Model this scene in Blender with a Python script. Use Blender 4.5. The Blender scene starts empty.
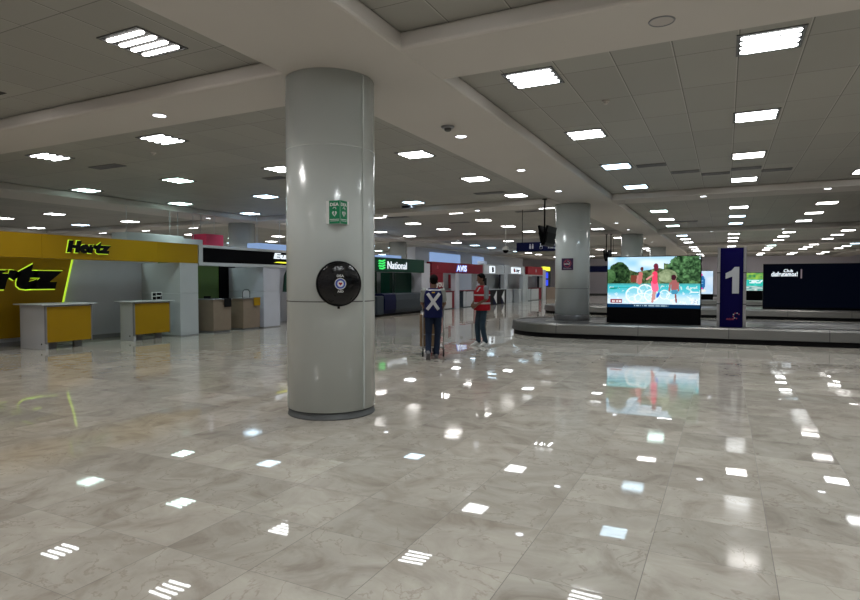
import bpy, bmesh, math, random
from mathutils import Vector, Matrix
from mathutils.bvhtree import BVHTree
random.seed(7)
PI = math.pi
SC = bpy.context.scene
COL = SC.collection

# ------------------------------------------------------------------ materials
def new_mat(name):
    m = bpy.data.materials.new(name); m.use_nodes = True
    nt = m.node_tree; nt.nodes.clear()
    out = nt.nodes.new('ShaderNodeOutputMaterial')
    b = nt.nodes.new('ShaderNodeBsdfPrincipled')
    nt.links.new(b.outputs[0], out.inputs[0])
    return m, nt, b

def N(nt, typ, **kw):
    n = nt.nodes.new(typ)
    for k, v in kw.items():
        if k == 'inp':
            for i, val in v.items():
                if isinstance(val, bpy.types.NodeSocket): nt.links.new(val, n.inputs[i])
                else: n.inputs[i].default_value = val
        else: setattr(n, k, v)
    return n

def mth(nt, op, a, b=None, c=None):
    inp = {0: a}
    if b is not None: inp[1] = b
    if c is not None: inp[2] = c
    return N(nt, 'ShaderNodeMath', operation=op, inp=inp).outputs[0]

def mixc(nt, f, a, b):
    n = N(nt, 'ShaderNodeMix', data_type='RGBA')
    for i, v in ((0, f), (6, a), (7, b)):
        if isinstance(v, bpy.types.NodeSocket): nt.links.new(v, n.inputs[i])
        else: n.inputs[i].default_value = v if i == 0 else (tuple(v) + (1,) if len(v) == 3 else v)
    return n.outputs[2]

def plain(name, col, rough=.5, metal=0, var=.06, scale=3, spec=.5, coat=0, bump=0, bscale=40, sheen=0):
    m, nt, b = new_mat(name)
    tc = N(nt, 'ShaderNodeTexCoord').outputs['Object']
    nz = N(nt, 'ShaderNodeTexNoise', inp={'Vector': tc, 'Scale': scale, 'Detail': 4}).outputs[0]
    lo = tuple(max(0, c * (1 - var)) for c in col); hi = tuple(c * (1 + var) for c in col)
    nt.links.new(mixc(nt, nz, lo, hi), b.inputs['Base Color'])
    b.inputs['Roughness'].default_value = rough; b.inputs['Metallic'].default_value = metal
    b.inputs['Specular IOR Level'].default_value = spec
    b.inputs['Coat Weight'].default_value = coat
    b.inputs['Sheen Weight'].default_value = sheen
    if bump:
        n2 = N(nt, 'ShaderNodeTexNoise', inp={'Vector': tc, 'Scale': bscale, 'Detail': 3}).outputs[0]
        bp = N(nt, 'ShaderNodeBump', inp={'Height': n2, 'Strength': bump, 'Distance': .01})
        nt.links.new(bp.outputs[0], b.inputs['Normal'])
    return m

def glow(name, col, s):
    m, nt, b = new_mat(name)
    b.inputs['Base Color'].default_value = (*[min(1, c) * .6 for c in col], 1)
    b.inputs['Emission Color'].default_value = (*col, 1)
    b.inputs['Emission Strength'].default_value = s
    return m

def screen_mat(name, s):
    m, nt, b = new_mat(name)
    a = N(nt, 'ShaderNodeAttribute', attribute_name='pix')
    nt.links.new(a.outputs[0], b.inputs['Emission Color'])
    b.inputs['Base Color'].default_value = (.002, .002, .002, 1)
    b.inputs['Roughness'].default_value = .6; b.inputs['Specular IOR Level'].default_value = .03
    b.inputs['Emission Strength'].default_value = s
    return m

def seam(nt, coord, pitch, off, w):
    f = mth(nt, 'FRACT', mth(nt, 'DIVIDE', mth(nt, 'SUBTRACT', coord, off), pitch))
    d = mth(nt, 'ABSOLUTE', mth(nt, 'SUBTRACT', f, .5))
    return mth(nt, 'GREATER_THAN', d, .5 - w / pitch / 2)

def off_id(nt, cid):
    return N(nt, 'ShaderNodeVectorMath', operation='ADD', inp={0: cid, 1: (7.7, 3.1, 9)}).outputs[0]

def floor_mat():
    m, nt, b = new_mat('marble_floor')
    tc = N(nt, 'ShaderNodeTexCoord').outputs['Object']
    s = N(nt, 'ShaderNodeSeparateXYZ', inp={0: tc})
    X, Y = s.outputs[0], s.outputs[1]
    px, py, ox, oy = .63, .60, -1.0, 3.55
    ix = mth(nt, 'FLOOR', mth(nt, 'DIVIDE', mth(nt, 'SUBTRACT', X, ox), px))
    iy = mth(nt, 'FLOOR', mth(nt, 'DIVIDE', mth(nt, 'SUBTRACT', Y, oy), py))
    cid = N(nt, 'ShaderNodeCombineXYZ', inp={0: ix, 1: iy, 2: 3.3}).outputs[0]
    wn = N(nt, 'ShaderNodeTexWhiteNoise', noise_dimensions='3D', inp={0: cid})
    off = N(nt, 'ShaderNodeVectorMath', operation='MULTIPLY_ADD', inp={0: wn.outputs['Color'], 1: (40, 40, 40), 2: tc}).outputs[0]
    n1 = N(nt, 'ShaderNodeTexNoise', inp={'Vector': off, 'Scale': 2.2, 'Detail': 7, 'Roughness': .62, 'Distortion': 1.2}).outputs[0]
    n2 = N(nt, 'ShaderNodeTexNoise', inp={'Vector': off, 'Scale': 3.0, 'Detail': 5, 'Roughness': .55, 'Distortion': .6}).outputs[0]
    n3 = N(nt, 'ShaderNodeTexNoise', inp={'Vector': tc, 'Scale': 14, 'Detail': 6, 'Roughness': .7}).outputs[0]
    ramp = N(nt, 'ShaderNodeValToRGB', inp={0: n1})
    e = ramp.color_ramp.elements
    e[0].position = .3; e[0].color = (.31, .275, .235, 1)
    e[1].position = .68; e[1].color = (.53, .50, .44, 1)
    k = e.new(.48); k.color = (.44, .41, .355, 1)
    v = mth(nt, 'ABSOLUTE', mth(nt, 'SUBTRACT', n2, .5))
    vein = N(nt, 'ShaderNodeMapRange', inp={0: v, 1: 0.0, 2: .014, 3: .42, 4: 0.0}).outputs[0]
    vein = mth(nt, 'MULTIPLY', vein, mth(nt, 'GREATER_THAN', n1, .5))
    big = N(nt, 'ShaderNodeTexNoise', inp={'Vector': tc, 'Scale': .35, 'Detail': 4, 'Roughness': .6}).outputs[0]
    big = N(nt, 'ShaderNodeMapRange', inp={0: big, 1: .38, 2: .62, 3: .0, 4: .28}).outputs[0]
    c = mixc(nt, vein, ramp.outputs[0], (.20, .145, .11))
    c = mixc(nt, big, c, (.24, .19, .15))
    sp = N(nt, 'ShaderNodeMapRange', inp={0: n3, 1: .62, 2: .75, 3: 0, 4: .25}).outputs[0]
    c = mixc(nt, sp, c, (.2, .15, .12))
    br = mth(nt, 'MULTIPLY_ADD', wn.outputs['Value'], .20, .86)
    hs = N(nt, 'ShaderNodeHueSaturation', inp={'Value': br, 'Color': c}).outputs[0]
    g = mth(nt, 'MAXIMUM', seam(nt, X, px, ox, .0045), seam(nt, Y, py, oy, .003))
    c = mixc(nt, mth(nt, 'MULTIPLY', g, .8), hs, (.07, .055, .045))
    nt.links.new(c, b.inputs['Base Color'])
    w2 = mth(nt, 'POWER', N(nt, 'ShaderNodeTexWhiteNoise', noise_dimensions='3D', inp={0: off_id(nt, cid)}).outputs['Value'], 3)
    rough = mth(nt, 'MULTIPLY_ADD', n3, .03, .0)
    rough = mth(nt, 'MULTIPLY_ADD', w2, .10, rough)
    rough = mth(nt, 'MULTIPLY_ADD', g, .4, rough)
    nt.links.new(rough, b.inputs['Roughness'])
    b.inputs['Specular IOR Level'].default_value = .42
    # every tile lies a hair out of level, and the polish is slightly wavy
    geo = N(nt, 'ShaderNodeNewGeometry').outputs['Normal']
    t = N(nt, 'ShaderNodeVectorMath', operation='SUBTRACT', inp={0: wn.outputs['Color'], 1: (.5, .5, .5)}).outputs[0]
    wv = N(nt, 'ShaderNodeTexNoise', inp={'Vector': off, 'Scale': 3.2, 'Detail': 1}).outputs['Color']
    wv = N(nt, 'ShaderNodeVectorMath', operation='SUBTRACT', inp={0: wv, 1: (.5, .5, .5)}).outputs[0]
    t = N(nt, 'ShaderNodeVectorMath', operation='MULTIPLY', inp={0: t, 1: (.007, .007, 0)}).outputs[0]
    t = N(nt, 'ShaderNodeVectorMath', operation='MULTIPLY_ADD', inp={0: wv, 1: (.004, .004, 0), 2: t}).outputs[0]
    nn = N(nt, 'ShaderNodeVectorMath', operation='ADD', inp={0: geo, 1: t}).outputs[0]
    nn = N(nt, 'ShaderNodeVectorMath', operation='NORMALIZE', inp={0: nn}).outputs[0]
    nt.links.new(nn, b.inputs['Normal'])
    return m

def ceil_mat():
    m, nt, b = new_mat('ceiling_panels')
    tc = N(nt, 'ShaderNodeTexCoord').outputs['Object']
    s = N(nt, 'ShaderNodeSeparateXYZ', inp={0: tc})
    X, Y = s.outputs[0], s.outputs[1]
    px, py, ox, oy = .63, 1.24, -1.175, .98
    ix = mth(nt, 'FLOOR', mth(nt, 'DIVIDE', mth(nt, 'SUBTRACT', X, ox), px))
    iy = mth(nt, 'FLOOR', mth(nt, 'DIVIDE', mth(nt, 'SUBTRACT', Y, oy), py))
    wn = N(nt, 'ShaderNodeTexWhiteNoise', noise_dimensions='3D', inp={0: N(nt, 'ShaderNodeCombineXYZ', inp={0: ix, 1: iy, 2: 1}).outputs[0]})
    n1 = N(nt, 'ShaderNodeTexNoise', inp={'Vector': tc, 'Scale': .5, 'Detail': 3}).outputs[0]
    c = mixc(nt, n1, (.29, .28, .25), (.33, .32, .285))
    br = mth(nt, 'MULTIPLY_ADD', wn.outputs['Value'], .12, .94)
    c = N(nt, 'ShaderNodeHueSaturation', inp={'Value': br, 'Color': c}).outputs[0]
    gx = seam(nt, X, px, ox, .012)
    gx2 = seam(nt, X, px, ox + .012, .012)
    gy = seam(nt, Y, py, oy, .010)
    c = mixc(nt, mth(nt, 'MULTIPLY', gx, .6), c, (.50, .48, .44))
    c = mixc(nt, mth(nt, 'MULTIPLY', mth(nt, 'MAXIMUM', gy, gx2), .75), c, (.05, .048, .045))
    nt.links.new(c, b.inputs['Base Color'])
    b.inputs['Roughness'].default_value = .55
    return m

def steel_mat(name, col, rough, px=2.1):
    m, nt, b = new_mat(name)
    tc = N(nt, 'ShaderNodeTexCoord').outputs['Object']
    s = N(nt, 'ShaderNodeSeparateXYZ', inp={0: tc})
    st = N(nt, 'ShaderNodeVectorMath', operation='MULTIPLY', inp={0: tc, 1: (.6, .6, 60)}).outputs[0]
    n1 = N(nt, 'ShaderNodeTexNoise', inp={'Vector': st, 'Scale': 1.5, 'Detail': 4}).outputs[0]
    n2 = N(nt, 'ShaderNodeTexNoise', inp={'Vector': tc, 'Scale': 1.1, 'Detail': 3}).outputs[0]
    c = mixc(nt, n1, tuple(k * .85 for k in col), tuple(min(1, k * 1.15) for k in col))
    c = mixc(nt, mth(nt, 'MULTIPLY', n2, .35), c, tuple(k * .55 for k in col))
    g = seam(nt, s.outputs[0], px, .3, .012)
    c = mixc(nt, g, c, (.05, .05, .05))
    nt.links.new(c, b.inputs['Base Color'])
    b.inputs['Metallic'].default_value = .85
    nt.links.new(mth(nt, 'MULTIPLY_ADD', n2, .15, rough - .07), b.inputs['Roughness'])
    return m

LS = 12.0
LAMP_W = 18.5
M = {
 'floor': floor_mat(), 'ceiling': ceil_mat(),
 'soffit': plain('painted_soffit', (.52, .485, .445), .6, var=.04, scale=.6),
 'wall': plain('lavender_wall', (.66, .63, .70), .7, var=.05, scale=.4),
 'column': plain('column_enamel', (.56, .60, .585), .22, var=.03, scale=1, spec=.55, coat=.3),
 'seamline': plain('dark_joint', (.09, .09, .09), .7),
 'ringdark': plain('grey_plinth', (.07, .075, .075), .5, bump=.2),
 'brushed': steel_mat('brushed_steel', (.25, .245, .23), .36),
 'steel2': plain('polished_steel', (.42, .42, .42), .28, .9, var=.15, scale=12),
 'belt': plain('carousel_rubber', (.055, .055, .06), .38, var=.25, scale=5),
 'deck': steel_mat('carousel_deck', (.20, .20, .21), .3),
 'black': plain('matte_black', (.004, .004, .005), .6, spec=.15),
 'gloss_black': plain('gloss_black', (.002, .002, .003), .35, var=.1, spec=.07),
 'wrap': plain('black_wrap', (.004, .004, .005), .2, spec=.4, bump=.9, bscale=22),
 'white': plain('white_laminate', (.52, .53, .55), .42),
 'cool_white': plain('cool_white_panel', (.55, .57, .64), .45),
 'grey_white': plain('grey_white_panel', (.48, .50, .52), .45),
 'light_metal': plain('light_fixture_metal', (.50, .50, .50), .35, .2),
 'yellow': plain('yellow_laminate', (.37, .215, .001), .5, spec=.25, var=.04),
 'yellow_desk': plain('amber_laminate', (.36, .205, .002), .5, spec=.25, var=.05),
 'edge_grey': plain('grey_edge', (.22, .22, .23), .4),
 'beige': plain('oak_laminate', (.25, .19, .14), .45, var=.12, scale=6),
 'green_wall': plain('green_laminate', (.13, .23, .065), .45),
 'darkgreen': plain('dark_green_laminate', (.002, .04, .024), .5, spec=.25),
 'foot_steel': plain('stained_steel', (.05, .05, .05), .4, .35, var=.6, scale=9),
 'navy': plain('navy_laminate', (.003, .005, .035), .5, spec=.12),
 'navy_deep': plain('navy_print', (.003, .0015, .05), .6, var=.1, spec=.08),
 'slate': plain('slate_laminate', (.03, .042, .055), .45, spec=.25),
 'red': plain('red_laminate', (.20, .006, .02), .5, spec=.25),
 'redbright': plain('bright_red', (.33, .008, .02), .5, spec=.3),
 'pinkbox': plain('crimson_box', (.75, .04, .12), .5),
 'sign_green': plain('sign_green', (.0, .22, .09), .45),
 'sign_white': plain('sign_white', (.75, .76, .75), .45),
 'sign_grey': plain('sign_silver', (.50, .51, .53), .35),
 'purple': plain('purple_print', (.035, .012, .06), .4),
 'red_pale': plain('faded_red', (.45, .06, .10), .5),
 'dark_grey': plain('vent_dark', (.10, .10, .095), .6),
 'brown': plain('cardboard', (.20, .13, .07), .8, var=.15, scale=10),
 'rubber': plain('rubber', (.012, .012, .012), .7),
 'skin': plain('skin', (.14, .065, .038), .5, var=.08, scale=12),
 'hair': plain('hair', (.004, .003, .003), .8, spec=.1, bump=.8, bscale=60),
 'jeans': plain('denim', (.012, .021, .045), .9, spec=.2, var=.3, scale=14, bump=.4, bscale=70),
 'jeans2': plain('faded_denim', (.026, .046, .066), .9, spec=.2, var=.35, scale=12, bump=.4, bscale=70),
 'shirt': plain('pale_shirt', (.26, .28, .26), .85, bump=.3, bscale=30),
 'shirt2': plain('grey_shirt', (.18, .20, .22), .85, bump=.3, bscale=30),
 'vest_blue': plain('blue_vest', (.004, .007, .055), .8, spec=.2, var=.15, bump=.5, bscale=14),
 'vest_red': plain('red_vest', (.30, .006, .014), .8, spec=.2, var=.15, bump=.5, bscale=14),
 'reflect': plain('reflective_tape', (.42, .42, .43), .35),
 'shoe_white': plain('white_shoe', (.65, .65, .63), .5),
 'shoe_grey': plain('grey_shoe', (.14, .14, .15), .7),
 'tube_warm': glow('tube_warm', (1.0, .965, .93), LS),
 'tube_neutral': glow('tube_neutral', (.97, 1.0, 1.0), LS),
 'tube_cool': glow('tube_cool', (.62, .84, 1.0), LS*.7),
 'tube_green': glow('tube_green', (.72, 1.0, .93), LS * .9),
 'down': glow('downlight_glow', (.86, .91, 1.0), 9),
 'louvre': plain('louvre_reflector', (.025, .025, .025), .6, spec=.1),
 'louvre_frame': plain('louvre_frame', (.12, .12, .12), .5, spec=.2),
 'emblem_blue': plain('emblem_blue', (.06, .10, .42), .4),
 'off_lens': plain('unlit_lens', (.42, .38, .35), .4),
 'halo': glow('lime_halo', (.55, .85, .04), .85),
 'halo_white': glow('white_halo', (.95, 1.0, .75), 2.2),
 'lit_white': glow('lit_white', (.85, .93, 1.0), .95),
 'lit_blue': glow('lit_blue', (.30, .48, 1.0), 1.0),
 'halo_blue': glow('blue_halo', (.12, .22, .9), .7),
 'lit_yellow': glow('lit_yellow', (.9, .95, .05), 1.1),
 'lit_green': glow('lit_green', (.05, .8, .15), .9),
 'lit_sky': glow('lit_sky_panel', (.33, .50, .85), .6),
 'screen_blue': glow('blue_screen', (.02, .06, .9), 1.2),
 'red_bar': glow('dim_red_bar', (.28, .22, .25), .45),
 'screen': screen_mat('led_picture', 1.0),
 'eye': plain('eye', (.02, .015, .012), .2),
}

# ------------------------------------------------------------------ mesh helpers
class MB:
    def __init__(s): s.bm = bmesh.new(); s.mats = []
    def mi(s, m):
        if m not in s.mats: s.mats.append(m)
        return s.mats.index(m)
    def quad(s, pts, m):
        f = s.bm.faces.new([s.bm.verts.new(p) for p in pts]); f.material_index = s.mi(m); return f
    def box(s, x0, x1, y0, y1, z0, z1, m, bev=0):
        vs = [s.bm.verts.new((x, y, z)) for x in (x0, x1) for y in (y0, y1) for z in (z0, z1)]
        fs = [s.bm.faces.new([vs[i] for i in q]) for q in ((0,1,3,2),(4,6,7,5),(0,4,5,1),(2,3,7,6),(0,2,6,4),(1,5,7,3))]
        k = s.mi(m)
        if bev:
            es = list({e for f in fs for e in f.edges})
            r = bmesh.ops.bevel(s.bm, geom=es, offset=bev, segments=2, affect='EDGES', profile=.5)
            fs = list(set(fs) | set(r['faces']))
        for f in fs:
            if f.is_valid: f.material_index = k
        return s
    def lathe(s, prof, m, seg=32, c=(0, 0, 0), axis='Z', smooth=True, caps=True):
        k = s.mi(m); rows = []
        for r, z in prof:
            row = []
            for i in range(seg):
                a = 2 * PI * i / seg
                p = (r * math.cos(a), r * math.sin(a), z)
                if axis == 'Y': p = (p[0], p[2], p[1])
                if axis == 'X': p = (p[2], p[0], p[1])
                row.append(s.bm.verts.new((p[0] + c[0], p[1] + c[1], p[2] + c[2])))
            rows.append(row)
        for a, b in zip(rows, rows[1:]):
            for i in range(seg):
                f = s.bm.faces.new((a[i], a[(i+1) % seg], b[(i+1) % seg], b[i])); f.material_index = k; f.smooth = smooth
        if caps:
            for row in (rows[0], rows[-1]):
                f = s.bm.faces.new(row); f.material_index = k
        return s
    def tube(s, pts, r, m, seg=10):
        k = s.mi(m); pts = [Vector(p) for p in pts]; rows = []
        rr = r if isinstance(r, (list, tuple)) else [r] * len(pts)
        for i, p in enumerate(pts):
            d = (pts[min(i+1, len(pts)-1)] - pts[max(i-1, 0)]).normalized()
            u = d.cross(Vector((0, 0, 1)) if abs(d.z) < .9 else Vector((1, 0, 0))).normalized(); v = d.cross(u)
            rows.append([s.bm.verts.new(p + (u * math.cos(2*PI*j/seg) + v * math.sin(2*PI*j/seg)) * rr[i]) for j in range(seg)])
        for a, b in zip(rows, rows[1:]):
            for j in range(seg):
                f = s.bm.faces.new((a[j], a[(j+1) % seg], b[(j+1) % seg], b[j])); f.material_index = k; f.smooth = True
        for row in (rows[0], rows[-1]):
            f = s.bm.faces.new(row); f.material_index = k
        return s
    def poly(s, pts, t, m):      # outline pts (3D, planar) extruded by vector t
        k = s.mi(m); t = Vector(t); n = len(pts)
        a = [s.bm.verts.new(p) for p in pts]; b = [s.bm.verts.new(Vector(p) + t) for p in pts]
        for q in (a, b[::-1]):
            f = s.bm.faces.new(q); f.material_index = k
        for i in range(n):
            f = s.bm.faces.new((a[i], b[i], b[(i+1) % n], a[(i+1) % n])); f.material_index = k
        return s
    def mesh(s, me, mat4, m):
        k = s.mi(m); n0 = len(s.bm.verts); f0 = len(s.bm.faces)
        s.bm.from_mesh(me); s.bm.verts.ensure_lookup_table(); s.bm.faces.ensure_lookup_table()
        for v in s.bm.verts[n0:]: v.co = mat4 @ v.co
        for f in s.bm.faces[f0:]: f.material_index = k
        return s
    def build(s, name, parent=None, world=True, **tags):
        bmesh.ops.recalc_face_normals(s.bm, faces=s.bm.faces)
        me = bpy.data.meshes.new(name)
        if world and parent is not None:
            root = parent
            off = Vector((0, 0, 0))
            while root is not None: off += root.location; root = root.parent
            for v in s.bm.verts: v.co -= off
        s.bm.to_mesh(me); s.bm.free()
        for m in s.mats: me.materials.append(M[m] if isinstance(m, str) else m)
        o = bpy.data.objects.new(name, me); COL.objects.link(o)
        o.parent = parent
        for k, v in tags.items(): o[k] = v
        return o

def thing(name, loc, label, cat, group=None, rz=0):
    o = bpy.data.objects.new(name, None); COL.objects.link(o)
    o.empty_display_size = .1
    o.location = loc; o.rotation_euler = (0, 0, rz)
    o['label'] = label; o['category'] = cat
    if group: o['group'] = group
    return o

def copy_tree(o, parent=None):
    c = o.copy(); COL.objects.link(c); c.parent = parent
    for ch in list(o.children): copy_tree(ch, c)
    return c

def text_mesh(txt, w, h, ext=.01, bold=0.0, shear=0.0):
    """centred mesh, scaled to w x h, lying in XY, front at +Z"""
    cu = bpy.data.curves.new('lettering', 'FONT'); cu.body = txt; cu.size = 1
    cu.offset = bold; cu.space_character = 1 + bold*1.3; cu.shear = shear; cu.extrude = .5; cu.resolution_u = 3
    o = bpy.data.objects.new('lettering', cu); COL.objects.link(o)
    dg = bpy.context.evaluated_depsgraph_get(); dg.update()
    me = bpy.data.meshes.new_from_object(o.evaluated_get(dg))
    bpy.data.objects.remove(o)
    xs = [v.co.x for v in me.vertices]; ys = [v.co.y for v in me.vertices]
    cx, cy = (min(xs)+max(xs))/2, (min(ys)+max(ys))/2
    sx, sy = w/(max(xs)-min(xs)), h/(max(ys)-min(ys))
    for v in me.vertices:
        v.co = ((v.co.x-cx)*sx, (v.co.y-cy)*sy, (v.co.z+.5)*ext)
    return me

def facing(n, loc):
    """matrix whose local X is the viewer's right, Y up, Z towards the viewer along n"""
    n = Vector(n).normalized(); up = Vector((0, 0, 1)); r = up.cross(n).normalized()
    m = Matrix((r, up, n)).transposed().to_4x4(); m.translation = Vector(loc); return m

def letters(mb, txt, w, h, n, loc, mat, ext=.01, bold=0, shear=0):
    mb.mesh(text_mesh(txt, w, h, ext, bold, shear), facing(n, loc), mat); return mb

# ------------------------------------------------------------------ the hall
XL, XR, YB, YF = -34.0, 22.0, -8.0, 68.0
CZ, SZ = 4.05, 3.87
def struct(mb, name):
    return mb.build(name, kind='structure')
mb = MB(); mb.box(XL-.2, XR+.2, YB-.2, YF+.2, -.2, 0, 'floor'); struct(mb, 'floor')
mb = MB(); mb.box(XL-.2, XR+.2, YB-.2, YF+.2, CZ, CZ+.2, 'ceiling'); struct(mb, 'ceiling')
mb = MB(); mb.box(XL-.2, XL, YB, YF, 0, CZ, 'wall'); struct(mb, 'wall_left')
mb = MB(); mb.box(XR, XR+.2, YB, YF, 0, CZ, 'wall'); struct(mb, 'wall_right')
mb = MB(); mb.box(XL, XR, YB-.2, YB, 0, CZ, 'wall'); struct(mb, 'wall_back')
mb = MB(); mb.box(XL, XR, YF, YF+.2, 0, CZ, 'wall'); struct(mb, 'wall_front')

COLX = [-31.06, -17.6, -4.18, 9.27]
ROWY = [5.74, 18.1, 30.9, 43.5, 56.0]
tn = 1
ybeams = [(x-.29 if x != -17.6 else x-.5, x+1.24) for x in COLX]
xbeams = [(y-.51, y+.51) for y in [-6.6]+ROWY]
for x0, x1 in ybeams:
    mb = MB(); mb.box(x0, x1, YB, YF, SZ, CZ, 'soffit', bev=.03); struct(mb, 'trim_%d' % tn); tn += 1
segs = [(XL, ybeams[0][0])] + [(ybeams[i][1], ybeams[i+1][0]) for i in range(3)] + [(ybeams[3][1], XR)]
for y0, y1 in xbeams:
    for s0, s1 in segs:
        if s1 - s0 < .3: continue
        mb = MB(); mb.box(s0-.03, s1+.03, y0, y1, SZ+.001, CZ, 'soffit', bev=.03); struct(mb, 'trim_%d' % tn); tn += 1

# ------------------------------------------------------------------ columns
def column(x, y, label, foot):
    t = thing('column', (x, y, 0), label, 'column')
    b0 = .085 if foot == 'plinth' else .55
    mb = MB(); mb.lathe([(.515, b0), (.515, SZ)], 'column', 72)
    for z in (1.32, 3.05):
        mb.lathe([(.5155, z-.006), (.5185, z-.003), (.5185, z+.003), (.5155, z+.006)], 'seamline' if z < 2 else 'column', 72, caps=False)
    mb.bm.transform(Matrix.Translation((x, y, 0)))
    mb.build('shaft', t)
    mb = MB()
    if foot == 'plinth':
        mb.lathe([(.512, 0), (.512, .012), (.505, .014), (.505, .085)], 'ringdark', 72)
        mb.bm.transform(Matrix.Translation((x, y, 0))); mb.build('plinth', t)
    else:
        mb.lathe([(.535, 0), (.535, .545), (.52, .55)], 'foot_steel', 48)
        mb.bm.transform(Matrix.Translation((x, y, 0))); mb.build('foot_sleeve', t, label='polished steel sleeve')
    mb = MB(); mb.box(-.012, .012, -.008, .008, .1, SZ-.02, 'column')
    ang = math.radians(-10)
    mb.bm.transform(Matrix.Translation((x, y, 0)) @ Matrix.Rotation(ang, 4, 'Z') @ Matrix.Translation((.517, 0, 0)))
    mb.build('joint_strip', t)
    return t
column(-4.18, 5.74, 'thick white enamelled column in the foreground carrying the defibrillator sign', 'plinth')
column(-4.18, 18.1, 'white round column with no-smoking sign rising through the front carousel', 'sleeve')
column(-4.18, 30.9, 'round column seen above the pool video screen, behind hanging monitors', 'sleeve')
column(-4.18, 43.5, 'farthest round column showing above the pool video screen', 'plinth')
column(-17.6, 18.1, 'round column rising behind the black and yellow car rental fascias', 'plinth')
column(-17.6, 30.9, 'round column rising behind the dark green car rental fascia', 'plinth')

# ------------------------------------------------------------------ signs on columns
def on_col(cx, cy, n, r, z):
    n = Vector(n).normalized(); return Vector((cx, cy, z)) + n * r
n1 = Vector((.700, -.714, 0)).normalized()
# defibrillator cabinet (round, black, wrapped)
c = on_col(-4.18, 5.74, n1, .515, 1.52)
t = thing('defibrillator_cabinet', c, 'round glossy black defibrillator case mounted on the foreground column', 'defibrillator case')
Mx = facing(n1, c)
mb = MB(); mb.lathe([(.001, -.03), (.2, -.03), (.20, .015), (.245, .02), (.25, .05), (.243, .085), (.235, .09)], 'gloss_black', 56)
mb.bm.transform(Mx); mb.build('rim', t)
mb = MB(); mb.lathe([(.238, .08), (.225, .10), (.17, .135), (.1, .15), (.03, .155), (.001, .156)], 'wrap', 56, caps=False)
for i in range(26):
    a = random.uniform(0, 2*PI); r0 = random.uniform(.13, .21); a2 = a + random.uniform(.1, .35)
    z0 = .157 - max(0, (r0-.1))*.42
    mb.tube([(r0*math.cos(a), r0*math.sin(a), z0-.003), (r0*1.02*math.cos((a+a2)/2), r0*1.02*math.sin((a+a2)/2), z0), (r0*math.cos(a2), r0*math.sin(a2), z0-.003)], .0035, 'gloss_black', 5)
mb.bm.transform(Mx); mb.build('cover', t)
mb = MB()
mb.lathe([(.062, .153), (.062, .160)], 'sign_white', 32); mb.lathe([(.054, .158), (.054, .162)], 'emblem_blue', 32)
mb.lathe([(.034, .161), (.034, .164)], 'sign_white', 24)
mb.bm.transform(Mx)
mb.build('emblem', t, label='round blue and white emblem')
mb = MB()
hp = [(0, -.02), (.02, .002), (.016, .014), (.005, .014), (0, .008), (-.005, .014), (-.016, .014), (-.02, .002)]
mb.poly([(x, y, .163) for x, y in hp], (0, 0, .003), 'redbright'); mb.bm.transform(Mx); mb.build('heart', t)
mb = MB(); letters(mb, 'DEA', .075, .026, n1, c + n1*.152 + Vector((0, 0, .085)), 'sign_white', .005, .02)
mb.build('lettering', t)
mb = MB(); letters(mb, 'AED', .065, .022, n1, c + n1*.152 - Vector((0, 0, .083)), 'sign_white', .005, .02); mb.build('lettering', t)
mb = MB(); mb.box(-.012, .012, -.275, -.245, .02, .05, 'black'); mb.bm.transform(Mx); mb.build('latch', t)

# projecting V sign
c = on_col(-4.18, 5.74, n1, .515, 2.30)
t = thing('defibrillator_sign', c, 'green folded defibrillator sign projecting from the foreground column above the black case', 'sign')
rt = Vector((0, 0, 1)).cross(n1).normalized()
apex = c + n1 * .10 + rt * .01
for sgn, nm in ((-1, 'left'), (1, 'right')):
    e = c + rt * (.125 * sgn) - n1*.012
    d = (e - apex); L = d.length; d.normalize()
    nf = Vector((0, 0, 1)).cross(d) * (-1 if sgn < 0 else 1)
    if nf.dot(n1) < 0: nf = -nf
    nf.normalize()
    mid = (apex + e) / 2
    Fm = facing(nf, mid)
    mb = MB(); mb.box(-L/2, L/2, -.125, .125, -.004, 0, 'sign_white'); gx0, gx1 = (-L/2+.038, L/2-.002) if sgn < 0 else (-L/2+.002, L/2-.034)
    mb.box(gx0, gx1, -.125, .125, 0, .002, 'sign_green'); mb.bm.transform(Fm); pl = mb.build('panel', t)
    gc = (gx0+gx1)/2; rr = Vector((0, 0, 1)).cross(nf)
    mb = MB(); letters(mb, 'DEA', (gx1-gx0)*.82, .036, nf, mid + rr*gc + nf*.002 + Vector((0, 0, .083)), 'sign_white', .002, .03)
    hs = .030
    hp = [(0, -1.15), (.95, .0), (.95, .5), (.5, .85), (0, .45), (-.5, .85), (-.95, .5), (-.95, 0)]
    mb2 = MB(); mb2.poly([(gc + x*hs, -.015 + y*hs, .002) for x, y in hp], (0, 0, .002), 'sign_white')
    zz = [(-.004, .012), (.012, .012), (.004, -.004), (.014, -.004), (-.006, -.034), (0, -.012), (-.012, -.012)]
    mb2.poly([(gc + x, -.012 + y, .0042) for x, y in zz], (0, 0, .001), 'sign_green')
    mb2.tube([(gc-.02, .040, .003), (gc, .052, .003), (gc+.018, .045, .003), (gc+.018, .03, .003)], .004, 'sign_white', 5)
    mb2.box(gx0+.01, gx1-.01, -.082, -.076, .002, .003, 'sign_white'); mb2.box(gx0+.015, gx1-.015, -.098, -.093, .002, .003, 'sign_white')
    mb2.bm.transform(Fm); mb2.build('heart_symbol', pl); mb.build('lettering', pl)

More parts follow.
